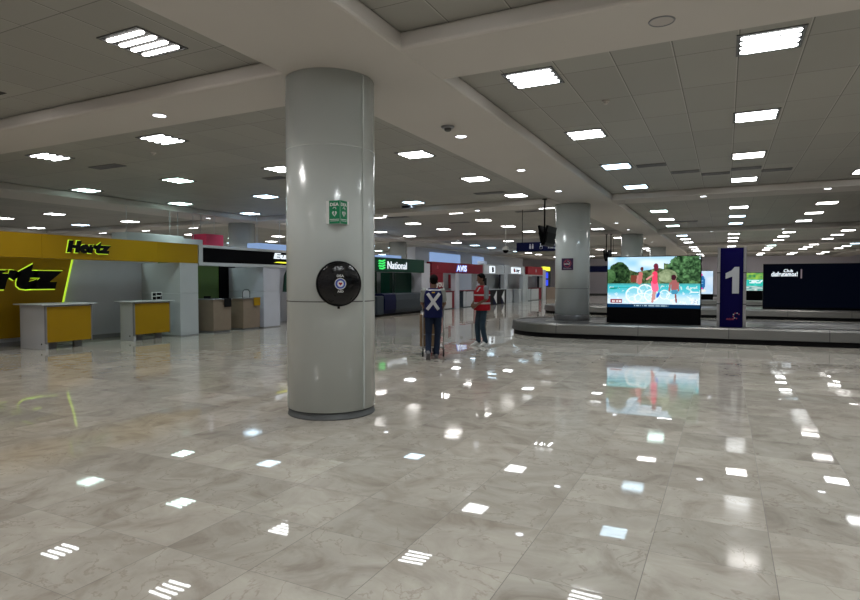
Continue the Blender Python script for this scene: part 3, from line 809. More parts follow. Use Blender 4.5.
# yellow booth
t = thing('rental_booth', (FX, 8, 0), 'yellow-fascia car rental booth with glowing black name letters at far left', 'rental booth')
fa = part(t, 'fascia', lambda m: (m.box(FX-.30, FX, 2.5, 7.9, 2.06, 2.60, 'yellow', .004), m.box(FX-.30, FX, 7.904, 10.9, 2.06, 2.60, 'yellow', .004), m.box(FX-.30, FX, 10.904, 12.25, 2.06, 2.60, 'yellow', .004)))
mb = MB(); letters(mb, 'Hertz', 1.12, .31, (1, 0, 0), (FX+.012, 8.98, 2.35), 'halo', .004, .09, .18); mb.build('halo', fa, label='lime glowing outline')
mb = MB(); letters(mb, 'Hertz', 1.09, .285, (1, 0, 0), (FX+.03, 8.98, 2.35), 'black', .03, .075, .18); mb.build('lettering', fa)
part(t, 'back_wall', lambda m: (m.box(-15.3, -15.2, 2.5, 12.0, 0, 2.3, 'cool_white'), m.box(-15.2, -15.185, 2.5, 12, 0, .1, 'edge_grey')))
part(t, 'pier', lambda m: (m.box(-15.2, FX-.01, 11.62, 12.25, 0, 1.2, 'grey_white', .004), m.box(-15.2, FX-.01, 11.62, 12.25, 1.206, 2.06, 'grey_white', .004), m.box(-15.1, FX-.005, 11.615, 12.26, 0, .03, 'edge_grey')))
# big slanted yellow panel with letters
bp = part(t, 'name_panel', lambda m: m.poly([(-15.14, 5.0, .2), (-15.14, 9.05, .2), (-15.14, 9.55, 2.3), (-15.14, 5.0, 2.3)], (.04, 0, 0), 'yellow'))
part(bp, 'glowing_edge', lambda m: m.poly([(-15.16, 9.06, .2), (-15.16, 9.11, .2), (-15.16, 9.61, 2.3), (-15.16, 9.56, 2.3)], (.05, 0, 0), 'halo'))
mb = MB(); letters(mb, 'Hertz', 3.10, .68, (1, 0, 0), (-15.09, 7.72, 1.66), 'halo', .004, .09, .18); mb.build('halo', bp, label='lime glowing outline')
mb = MB(); letters(mb, 'Hertz', 3.04, .63, (1, 0, 0), (-15.06, 7.72, 1.66), 'black', .03, .08, .18); mb.build('lettering', bp)

def yellow_desk(y0, yA, y1, xb, label):
    """white side cabinet y0..yA seen end-on, amber front yA..y1"""
    t = thing('service_desk', (FX-.35, (yA+y1)/2, 0), label, 'desk', 'yellow fronted service desks')
    part(t, 'body', lambda m: (m.box(xb, FX-.03, yA, yA+.06, 0, 1.0, 'white', .003), m.box(xb+.05, FX-.12, yA+.06, y1-.05, .15, .98, 'grey_white')))
    part(t, 'front_panel', lambda m: m.box(FX-.05, FX, yA+.02, y1-.02, .16, .965, 'yellow_desk', .004), label='amber yellow front panel')
    part(t, 'edge_trim', lambda m: (m.box(FX-.06, FX+.006, yA-.005, yA+.018, .13, 1.0, 'edge_grey'), m.box(FX-.06, FX+.006, y1-.018, y1+.005, .13, 1.0, 'edge_grey'), m.box(FX-.06, FX+.006, yA, y1, .967, .985, 'edge_grey')))
    part(t, 'worktop', lambda m: m.box(xb-.05, FX+.05, yA-.12, y1+.12, 1.0, 1.025, 'grey_white', .006))
    for y in (yA+.16, y1-.3):
        part(t, 'leg', lambda m: m.box(FX-.3, FX-.22, y, y+.2, 0, .17, 'edge_grey'))
    part(t, 'cable_grommet', lambda m: m.lathe([(.02, -.006), (.02, 0)], 'black', 12, c=(FX-.18, yA, .12), axis='Y'))
    return t
yellow_desk(7.9, 7.96, 9.03, -14.6, 'amber-fronted white service desk at far left under the large glowing letters')
yellow_desk(10.1, 10.17, 11.27, -14.15, 'amber-fronted white service desk beside the white pier, card stand on top')
t = thing('card_stand', (-13.75, 11.0, 1.025), 'small black and white brochure stand on the second yellow desk', 'brochure stand')
part(t, 'backing', lambda m: m.box(-13.80, -13.78, 10.84, 11.16, 1.025, 1.25, 'sign_white', .003))
for i, (y, z, w, h) in enumerate(((10.865, 1.15, .1, .075), (10.99, 1.165, .15, .065), (10.865, 1.045, .1, .08), (10.99, 1.055, .11, .075), (11.115, 1.045, .03, .10))):
    part(t, 'card', lambda m: m.box(-13.78, -13.772, y, y+w, z, z+h, 'black'))

# black booth
t = thing('rental_booth', (FX, 16, 0), 'car rental booth with black fascia, white letters and yellow underline', 'rental booth')
fa = part(t, 'fascia', lambda m: (m.box(FX-.30, FX, 12.42, 20.6, 2.10, 2.52, 'gloss_black', .003),))
part(fa, 'frame', lambda m: (m.box(FX-.32, FX+.02, 12.27, 12.41, 2.0, 2.60, 'grey_white'), m.box(FX-.32, FX+.02, 12.41, 20.75, 2.0, 2.095, 'grey_white'), m.box(FX-.32, FX+.02, 12.41, 20.75, 2.525, 2.60, 'grey_white'), m.box(FX-.32, FX+.02, 20.62, 20.75, 2.095, 2.525, 'grey_white')))
mb = MB(); letters(mb, 'Europcar', 2.35, .25, (1, 0, 0), (FX+.008, 16.60, 2.37), 'lit_white', .025, .035, .15); mb.build('lettering', fa, label='glowing white letters')
mb = MB(); mb.poly([(FX+.008, 15.45, 2.175), (FX+.008, 15.9, 2.155), (FX+.008, 17.6, 2.165), (FX+.008, 17.7, 2.19), (FX+.008, 16.5, 2.20), (FX+.008, 15.6, 2.20)], (.015, 0, 0), 'lit_yellow'); mb.build('underline', fa, label='glowing yellow underline')
part(t, 'back_wall', lambda m: m.box(-15.3, -15.2, 12.26, 14.55, 0, 2.3, 'green_wall'), label='green back wall')
part(t, 'back_wall', lambda m: (m.box(-15.3, -15.2, 15.25, 20.7, 0, 2.3, 'cool_white')))
part(t, 'storage_door', lambda m: m.box(-15.25, -15.15, 14.55, 15.25, 0, 2.3, 'gloss_black'), label='black doorway panel')
mb = MB(); letters(mb, 'Europcar', 1.25, .2, (1, 0, 0), (-15.19, 12.42, 1.60), 'lit_white', .02, .035, .15); mb.build('lettering', t)
mb = MB(); mb.box(-15.19, -15.175, 12.3, 13.02, 1.41, 1.44, 'lit_yellow'); mb.build('underline', t)
part(t, 'pier', lambda m: (m.box(-15.2, FX-.01, 14.95, 15.75, 0, 1.2, 'cool_white', .004), m.box(-15.2, FX-.01, 14.95, 15.75, 1.206, 2.0, 'cool_white', .004), m.box(-15.1, FX-.004, 14.945, 15.76, 0, .03, 'edge_grey')))
part(t, 'pier', lambda m: m.box(-15.2, FX-.01, 20.0, 20.7, 0, 2.0, 'cool_white', .004))
def oak_desk(y0, y1, xb, label, card):
    t = thing('service_desk', ((xb+FX)/2, (y0+y1)/2, 0), label, 'desk', 'oak laminate service desks')
    part(t, 'body', lambda m: m.box(xb, FX, y0, y1, .05, .985, 'beige', .004))
    part(t, 'plinth', lambda m: m.box(xb+.02, FX-.03, y0+.02, y1-.02, 0, .05, 'edge_grey'))
    part(t, 'worktop', lambda m: m.box(xb-.02, FX+.03, y0-.02, y1+.03, .985, 1.01, 'edge_grey', .004))
    t2 = thing('desk_card', (FX+.035, y1-.15, .8), card[1], 'card')
    part(t2, 'card_front', lambda m: m.box(FX+.032, FX+.042, y1-.31, y1-.02, .76, 1.02, card[0], .002))
    part(t2, 'card_hook', lambda m: m.box(FX-.05, FX+.04, y1-.31, y1-.02, 1.012, 1.02, card[0]))
oak_desk(12.80, 13.50, -14.40, 'oak laminate service desk with black card, beside the yellow booth', ('black', 'square black card hung on the first oak desk'))
oak_desk(14.02, 14.76, -14.17, 'oak laminate service desk with yellow card, beside the dark doorway', ('yellow_desk', 'square yellow card hung on the second oak desk'))
t = thing('laptop', (-14.0, 13.1, 1.01), 'black keyboard and small screen lying on the first oak desk', 'computer')
part(t, 'keyboard', lambda m: m.box(-14.1, -13.85, 12.9, 13.25, 1.01, 1.03, 'black', .004))
part(t, 'display', lambda m: m.box(-14.16, -14.13, 12.95, 13.2, 1.01, 1.09, 'black', .004))
t = thing('sign_holder', (-13.8, 14.35, 1.01), 'clear arched counter sign holder on the second oak desk', 'sign holder')
part(t, 'panel', lambda m: m.box(-13.82, -13.81, 14.22, 14.50, 1.03, 1.24, 'grey_white', .003))
part(t, 'arch', lambda m: m.tube([(-13.8, 14.2, 1.01), (-13.8, 14.2, 1.2), (-13.8, 14.27, 1.27), (-13.8, 14.45, 1.27), (-13.8, 14.52, 1.2), (-13.8, 14.52, 1.01)], .01, 'black', 8))
t = thing('hanging_banner', (FX+.1, 15.95, 1.2), 'dark green slanted panel beside the foreground column under the black fascia', 'banner')
part(t, 'panel', lambda m: m.poly([(FX+.08, 15.78, 1.18), (FX+.08, 16.35, 1.16), (FX+.08, 16.35, 1.96), (FX+.08, 15.98, 1.94), (FX+.08, 15.84, 1.72)], (.03, 0, 0), 'darkgreen'))
part(t, 'edge', lambda m: m.tube([(FX+.11, 15.78, 1.18), (FX+.11, 15.84, 1.72), (FX+.11, 15.98, 1.94)], .012, 'black', 6))

# green booth
t = thing('rental_booth', (FX, 23.8, 0), 'car rental booth with dark green fascia and striped leaf logo', 'rental booth')
fa = part(t, 'fascia', lambda m: m.box(FX-.30, FX, 20.85, 26.55, 1.96, 2.60, 'darkgreen', .005))
mb = MB(); letters(mb, 'National', 1.78, .34, (1, 0, 0), (FX+.008, 23.80, 2.27), 'lit_white', .02, .0); mb.build('lettering', fa, label='glowing white letters')
def leaf(m):
    for i in range(4):
        z = 2.08+i*.11; m.poly([(FX+.008, 22.05+(.14 if i == 0 else .05), z), (FX+.008, 22.5, z-.02-.03*i*0), (FX+.008, 22.72, z+.06), (FX+.008, 22.66, z+.10), (FX+.008, 22.45, z+.045), (FX+.008, 22.2, z+.07)], (.02, 0, 0), 'lit_green')
mb = MB(); leaf(mb); mb.build('logo', fa, label='glowing green stripes')
part(t, 'side_panel', lambda m: (m.box(-15.2, FX-.02, 20.8, 20.9, 0, 1.96, 'darkgreen')))
part(t, 'back_wall', lambda m: (m.box(-15.3, -15.2, 20.8, 24.6, 0, 2.3, 'darkgreen'),), label='dark green back wall')
part(t, 'back_wall', lambda m: (m.box(-15.3, -15.2, 24.6, 27.3, 0, 2.3, 'grey_white'),))
part(t, 'pillar', lambda m: (m.box(-14.8, -14.3, 24.3, 24.6, 0, 1.96, 'darkgreen'), m.box(-14.28, -14.2, 24.62, 26.4, 0, 1.96, 'cool_white', .004)))
part(t, 'pier', lambda m: (m.box(-15.2, FX-.02, 26.3, 27.25, 0, 2.45, 'cool_white', .004)))
t = thing('service_desk', (FX+.35, 23.6, 0), 'long slate grey rounded counter in front of the green rental booth', 'desk')
def rcount(m, y0, y1, mat):
    pr = [(0, .10), (.10, .12), (.16, .3), (.17, .7), (.12, .95), (0, .99), (-.45, .99), (-.45, .1)]
    m.poly([(FX+.25+x, y0, z) for x, z in pr], (0, y1-y0, 0), mat)
part(t, 'body', lambda m: rcount(m, 23.0, 25.75, 'slate'))
part(t, 'end_section', lambda m: rcount(m, 22.0, 22.98, 'navy'), label='darker navy end section')
part(t, 'end_section', lambda m: m.box(FX+.05, FX+.38, 21.4, 21.98, .1, .9, 'slate', .03))
part(t, 'plinth', lambda m: m.box(FX-.15, FX+.28, 21.5, 25.6, 0, .1, 'black'))

# red booth
t = thing('rental_booth', (FX, 31, 0), 'car rental booth with red fascia and glowing blue-white name', 'rental booth')
fa = part(t, 'fascia', lambda m: m.box(FX-.30, FX, 27.4, 34.6, 1.99, 2.56, 'red', .005))
mb = MB(); letters(mb, 'AVIS', 1.55, .40, (1, 0, 0), (FX+.008, 31.25, 2.27), 'halo_blue', .02, .05); letters(mb, 'AVIS', 1.4, .34, (1, 0, 0), (FX+.03, 31.25, 2.27), 'lit_white', .01, .02); mb.build('lettering', fa, label='glowing letters')
mb = MB(); letters(mb, 'a', .2, .15, (1, 0, 0), (FX+.005, 28.1, 2.28), 'red_pale', .005); mb.build('small_mark', fa)
sp = part(t, 'side_panel', lambda m: m.box(FX-.30, FX-.01, 27.4, 28.8, 0, 1.985, 'red', .004), label='red side panel')
mb = MB(); letters(mb, 'you', .95, .36, (1, 0, 0), (FX, 28.38, 1.30), 'sign_white', .01, .02); mb.build('lettering', sp)
part(t, 'back_wall', lambda m: (m.box(-15.3, -15.2, 27.3, 34.7, 0, 2.3, 'grey_white'),))
part(t, 'wall_poster', lambda m: m.box(-15.19, -15.17, 32.9, 33.6, 1.1, 1.95, 'redbright'), label='red wall poster')
for y in (30.45, 34.35):
    part(t, 'pier', lambda m: m.box(FX-.30, FX-.005, y, y+.55 if y < 32 else y+.3, 0, 1.985, 'cool_white', .004))
def white_red_desk(y0, y1, x1, label, w='white', r='red'):
    t = thing('service_desk', (x1-.3, (y0+y1)/2, 0), label, 'desk')
    part(t, 'body', lambda m: m.box(x1-.6, x1-.02, y0, y1, 0, .96, 'slate'))
    part(t, 'front_panel', lambda m: m.box(x1-.02, x1+.01, y0+(y1-y0)*.22, y1-(y1-y0)*.22, .04, .92, w, .003), label='white front panel')
    part(t, 'worktop', lambda m: m.box(x1-.62, x1+.03, y0-.03, y1+.03, .96, 1.0, r, .004))
    for a, b in ((y0, y0+(y1-y0)*.18), (y1-(y1-y0)*.18, y1)):
        part(t, 'side_strip', lambda m: m.box(x1-.02, x1+.005, a, b, .04, .96, r if b > (y0+y1)/2 else 'grey_white'))
white_red_desk(28.95, 30.35, FX-.05, 'white-fronted desk with red top left of the red booth pier')
white_red_desk(31.7, 33.6, FX-.05, 'white-fronted desk with red top behind the person in the red vest')

# grey booth with square white logo
t = thing('rental_booth', (FX, 36.7, 0), 'grey car rental booth with small square white logo beside the red fascia', 'rental booth')
fa = part(t, 'fascia', lambda m: m.box(FX-.30, FX, 34.75, 38.6, 2.0, 2.62, 'grey_white', .005))
part(fa, 'logo_plate', lambda m: m.box(FX, FX+.04, 35.75, 36.75, 2.07, 2.52, 'lit_white', .03), label='glowing white square')
mb = MB(); letters(mb, 'B', .42, .34, (1, 0, 0), (FX+.045, 36.3, 2.29), 'black', .01, .06); mb.build('lettering', fa)
part(t, 'back_wall', lambda m: m.box(-14.4, -14.3, 34.7, 38.6, 0, 2.62, 'grey_white'))
part(t, 'wall_monitor', lambda m: m.box(-14.28, -14.22, 36.1, 36.9, 1.0, 1.75, 'black', .01))
t = thing('service_desk', (FX+.1, 36.6, 0), 'black counter with pale arrow shapes beneath the square white logo', 'desk')
part(t, 'body', lambda m: m.box(FX-.4, FX+.2, 34.9, 38.5, 0, .98, 'gloss_black', .005))
part(t, 'worktop', lambda m: m.box(FX-.42, FX+.24, 34.88, 38.52, .98, 1.01, 'grey_white', .004))
for y in (36.05, 37.55):
    part(t, 'arrow_panel', lambda m: (m.poly([(FX+.2, y, .5), (FX+.2, y+.55, .05), (FX+.2, y+.55, .92)], (.01, 0, 0), 'sign_white'), m.poly([(FX+.2, y-.1, .04), (FX+.2, y+.5, .04), (FX+.2, y+.25, .25), (FX+.2, y-.1, .45)], (.012, 0, 0), 'navy')))

# white booth with red and blue logo
t = thing('rental_booth', (FX, 41, 0), 'white-framed car rental booth with small red and blue logo', 'rental booth')
part(t, 'fascia', lambda m: m.box(FX-.30, FX, 38.7, 43.2, 2.02, 2.62, 'white', .005))
part(t, 'logo_plate', lambda m: m.box(FX, FX+.03, 40.1, 42.2, 2.1, 2.52, 'lit_white', .03))
mb = MB(); letters(mb, 'a', .45, .28, (1, 0, 0), (FX+.032, 40.75, 2.32), 'redbright', .01, .05); mb.build('lettering', t); mb = MB(); letters(mb, 'by', .85, .34, (1, 0, 0), (FX+.032, 41.55, 2.28), 'navy', .01, .05, .2); mb.build('lettering', t)
for y0, y1 in ((38.7, 39.3), (42.9, 43.7)): part(t, 'post', lambda m: m.box(FX-.30, FX-.002, y0, y1, 0, 2.02, 'white', .005))
part(t, 'back_wall', lambda m: m.box(-14.6, -14.5, 38.6, 43.7, 0, 2.4, 'grey_white'))
part(t, 'side_banner', lambda m: m.box(FX-.6, FX-.5, 39.3, 40.55, .95, 2.0, 'navy'), label='navy banner')
for y0, y1 in ((39.55, 40.5), (42.0, 42.6)):
    tt = thing('counter_unit', (FX-.2, (y0+y1)/2, 0), 'white counter unit at the left of the red and blue logo booth' if y0 < 40 else 'white counter unit at the right of the red and blue logo booth', 'desk')
    part(tt, 'body', lambda m: m.box(FX-.45, FX-.05, y0, y1, 0, .92, 'white', .005)); part(tt, 'worktop', lambda m: m.box(FX-.47, FX-.02, y0-.03, y1+.03, .92, .96, 'sign_white', .004))

# white booth with red sign
t = thing('rental_booth', (FX, 46.2, 0), 'white-framed booth with small red sign and round emblem', 'rental booth')
part(t, 'fascia', lambda m: m.box(FX-.30, FX, 43.75, 49.2, 1.95, 2.05, 'white', .004))
rs = part(t, 'sign_board', lambda m: m.box(FX-.2, FX+.03, 44.0, 48.1, 2.05, 2.68, 'redbright', .005), label='red sign board')
part(rs, 'emblem', lambda m: (m.lathe([(.20, .03), (.20, .045)], 'red_pale', 20, c=(FX, 46.1, 2.36), axis='X'), m.lathe([(.12, .04), (.12, .055)], 'sign_grey', 20, c=(FX, 46.1, 2.36), axis='X')))
for y0, y1 in ((43.75, 44.1), (48.2, 49.2)): part(t, 'post', lambda m: m.box(FX-.30, FX+.002, y0, y1, 0, 2.5 if y0 > 45 else 1.95, 'white', .005))
part(t, 'back_wall', lambda m: m.box(-14.6, -14.5, 43.7, 49.2, 0, 2.2, 'grey_white'))
white_red_desk(44.3, 48.0, FX-.05, 'white desk with dark red side strips under the small red sign', 'white', 'red')

# last stand with blue screens
t = thing('information_stand', (FX, 51, 0), 'beige stand with blue screens and yellow sign beside the no-smoking column', 'information stand')
part(t, 'counter', lambda m: m.box(FX-.6, FX, 49.5, 52.8, 0, 1.0, 'beige', .01))
part(t, 'wall', lambda m: m.box(FX-.8, FX-.62, 49.3, 53.0, 0, 2.65, 'slate'))
for z in (1.15, 1.80):
    part(t, 'display', lambda m: (m.box(FX-.6, FX-.55, 49.6, 51.9, z, z+.5, 'screen_blue', .01)), label='blue screen')
part(t, 'sign', lambda m: m.box(FX-.62, FX-.5, 50.0, 52.4, 2.45, 2.80, 'lit_yellow', .01), label='yellow lit sign')

# boards and boxes above the booths
def board(x0, x1, y0, y1, z0, z1, mat, label, wires=True, cat='hanging board'):
    t = thing('hanging_board', ((x0+x1)/2, (y0+y1)/2, z0), label, cat)
    part(t, 'panel', lambda m: m.box(x0, x1, y0, y1, z0, z1, mat, .008))
    if wires:
        for y in (y0+(y1-y0)*.12, y1-(y1-y0)*.12): part(t, 'hanger', lambda m: m.tube([((x0+x1)/2, y, z1), ((x0+x1)/2, y, CZ)], .012, 'grey_white', 6))
board(-16.9, -16.2, 11.9, 14.0, 2.5, 3.04, 'grey_white', 'pale board hanging above the yellow fascia')
board(-17.0, -16.3, 14.05, 14.9, 2.5, 2.98, 'cool_white', 'small pale board left of the crimson box')
board(-16.9, -16.2, 14.95, 15.75, 2.45, 3.2, 'pinkbox', 'crimson box hanging above the joint of yellow and black fascias')
board(-15.6, -15.0, 16.3, 17.9, 2.45, 2.92, 'lit_sky', 'bluish lit board hanging above the black fascia')
board(-16.2, -15.4, 25.9, 27.4, 2.3, 2.88, 'lit_sky', 'bluish lit board above the gap between green and red booths', False)
board(-15.7, -15.0, 38.9, 43.0, 2.5, 2.95, 'cool_white', 'pale board above the red and blue logo booth', False)
# raised white bulkhead beyond the red booth
t = thing('raised_bulkhead', (-17.8, 43, 0), 'large pale bulkhead with blue glowing panels above the red fascia', 'bulkhead')
part(t, 'wall', lambda m: m.box(-18.4, -17.8, 33.5, 56, 0, 3.75, 'cool_white', .01))
part(t, 'glowing_panel', lambda m: m.box(-17.8, -17.75, 35.5, 40.6, 2.75, 3.5, 'lit_sky', .01), label='blue glowing panel')
part(t, 'glowing_panel', lambda m: m.box(-17.8, -17.75, 43.0, 45.4, 2.75, 3.5, 'lit_sky', .01), label='blue glowing panel')
part(t, 'rail', lambda m: m.box(-17.8, -17.7, 35.5, 41, 2.68, 2.73, 'slate'))

# small notices and a door frame on the far wall
t = thing('wall_notice', (-16.6, YF-.03, 1.9), 'narrow dark blue notice on the far lavender wall, left of two', 'notice')
part(t, 'plate', lambda m: m.box(-16.9, -16.35, YF-.04, YF, 1.55, 2.35, 'navy')); part(t, 'text_block', lambda m: m.box(-16.75, -16.5, YF-.05, YF-.04, 1.8, 2.1, 'sign_grey'))
t = thing('wall_notice', (-15.9, YF-.03, 1.9), 'narrow dark blue notice on the far lavender wall, beside the door post', 'notice')
part(t, 'plate', lambda m: m.box(-16.1, -15.5, YF-.04, YF, 1.6, 2.3, 'purple')); part(t, 'text_block', lambda m: m.box(-15.95, -15.7, YF-.05, YF-.04, 1.8, 2.1, 'sign_grey'))
mb = MB(); mb.box(-15.85, -15.45, YF-.12, YF-.05, 0, 1.6, 'slate'); struct(mb, 'trim_%d' % tn); tn += 1
mb = MB(); mb.box(XL, XR, YF-.04, YF, 0, .14, 'seamline'); struct(mb, 'baseboard_front')

# ------------------------------------------------------------------ people
def rcone(bm, a, ra, b, rb, seg=14, flat=1.0):
    a, b = Vector(a), Vector(b); d = b - a; L = d.length; d = d.normalized() if L > 1e-6 else Vector((0, 0, 1))
    u = d.cross(Vector((0, 1, 0)) if abs(d.y) < .9 else Vector((1, 0, 0))).normalized(); v = d.cross(u)
    st = []
    for i in range(1, 6):
        t = PI/2*i/6; st.append((a - d*ra*math.cos(t), ra*math.sin(t)))
    st.append((a, ra)); st.append((b, rb))
    for i in range(5, 0, -1):
        t = PI/2*i/6; st.append((b + d*rb*math.cos(t), rb*math.sin(t)))
    rows = [[bm.verts.new(p + (u*math.cos(2*PI*j/seg) + v*math.sin(2*PI*j/seg))*r) for j in range(seg)] for p, r in st]
    for x, y in zip(rows, rows[1:]):
        for j in range(seg): bm.faces.new((x[j], x[(j+1) % seg], y[(j+1) % seg], y[j]))
    bm.faces.new(rows[0][::-1]); bm.faces.new(rows[-1])
def ellipsoid(bm, c, r, rot=None):
    m = Matrix.Translation(c) @ (rot.to_4x4() if rot else Matrix.Identity(4)) @ Matrix.Diagonal((*r, 1))
    bmesh.ops.create_uvsphere(bm, u_segments=20, v_segments=14, radius=1, matrix=m)
def loft(bm, rings, seg=24):
    """rings: (x, y, z, rx, ry)"""
    rows = [[bm.verts.new((x + rx*math.copysign(abs(math.cos(2*PI*j/seg))**.85, math.cos(2*PI*j/seg)), y + ry*math.copysign(abs(math.sin(2*PI*j/seg))**.85, math.sin(2*PI*j/seg)), z)) for j in range(seg)] for x, y, z, rx, ry in rings]
    for a, b in zip(rows, rows[1:]):
        for j in range(seg): bm.faces.new((a[j], a[(j+1) % seg], b[(j+1) % seg], b[j]))
    bm.faces.new(rows[0][::-1]); bm.faces.new(rows[-1])
def remeshed(bm, voxel, smooth=4):
    bmesh.ops.recalc_face_normals(bm, faces=bm.faces)
    me = bpy.data.meshes.new('tmp'); bm.to_mesh(me); bm.free()
    o = bpy.data.objects.new('tmp', me); COL.objects.link(o)
    md = o.modifiers.new('r', 'REMESH'); md.mode = 'VOXEL'; md.voxel_size = voxel
    ms = o.modifiers.new('s', 'SMOOTH'); ms.factor = .5; ms.iterations = smooth
    dg = bpy.context.evaluated_depsgraph_get(); dg.update()
    r = bpy.data.meshes.new_from_object(o.evaluated_get(dg))
    bpy.data.objects.remove(o)
    for p in r.polygons: p.use_smooth = True
    return r
def link_part(me, name, mat, parent, **tags):
    me.materials.clear(); me.materials.append(M[mat]); me.name = name
    o = bpy.data.objects.new(name, me); COL.objects.link(o); o.parent = parent
    for k, v in tags.items(): o[k] = v
    return o
def hand(bm, wrist, d, side, up, curl=.5, s=1.0):
    """palm along d; side = thumb direction; fingers curl towards -up"""
    w = Vector(wrist); d = Vector(d).normalized(); sd = Vector(side).normalized(); sd = (sd - d*sd.dot(d)).normalized(); n = d.cross(sd)
    if n.dot(Vector(up)) < 0: n = -n
    for k, ln in zip((-1.5, -.5, .5, 1.5), (.82, .95, 1.0, .92)):
        k0 = w + sd*k*.017*s; k1 = w + d*.085*s + sd*k*.020*s
        rcone(bm, k0, .013*s, k1, .0115*s, 8)
        dd = d.copy(); p = k1
        for j, l in enumerate((.040, .026, .020)):
            ang = curl*(j+1)*.8; q = p + (d*math.cos(ang) - n*math.sin(ang))*l*ln*s
            rcone(bm, p, (.0100-.0009*j)*s, q, (.0092-.0009*j)*s, 8); p = q
    p0 = w + d*.022*s + sd*.022*s; p1 = p0 + (d*.55 + sd*.75 - n*.25).normalized()*.042*s; p2 = p1 + (d*.9 + sd*.2 - n*.4).normalized()*.030*s
    rcone(bm, p0, .014*s, p1, .0115*s, 8); rcone(bm, p1, .011*s, p2, .009*s, 8)
    ellipsoid(bm, w + d*.045*s, (.03*s, .03*s, .03*s))

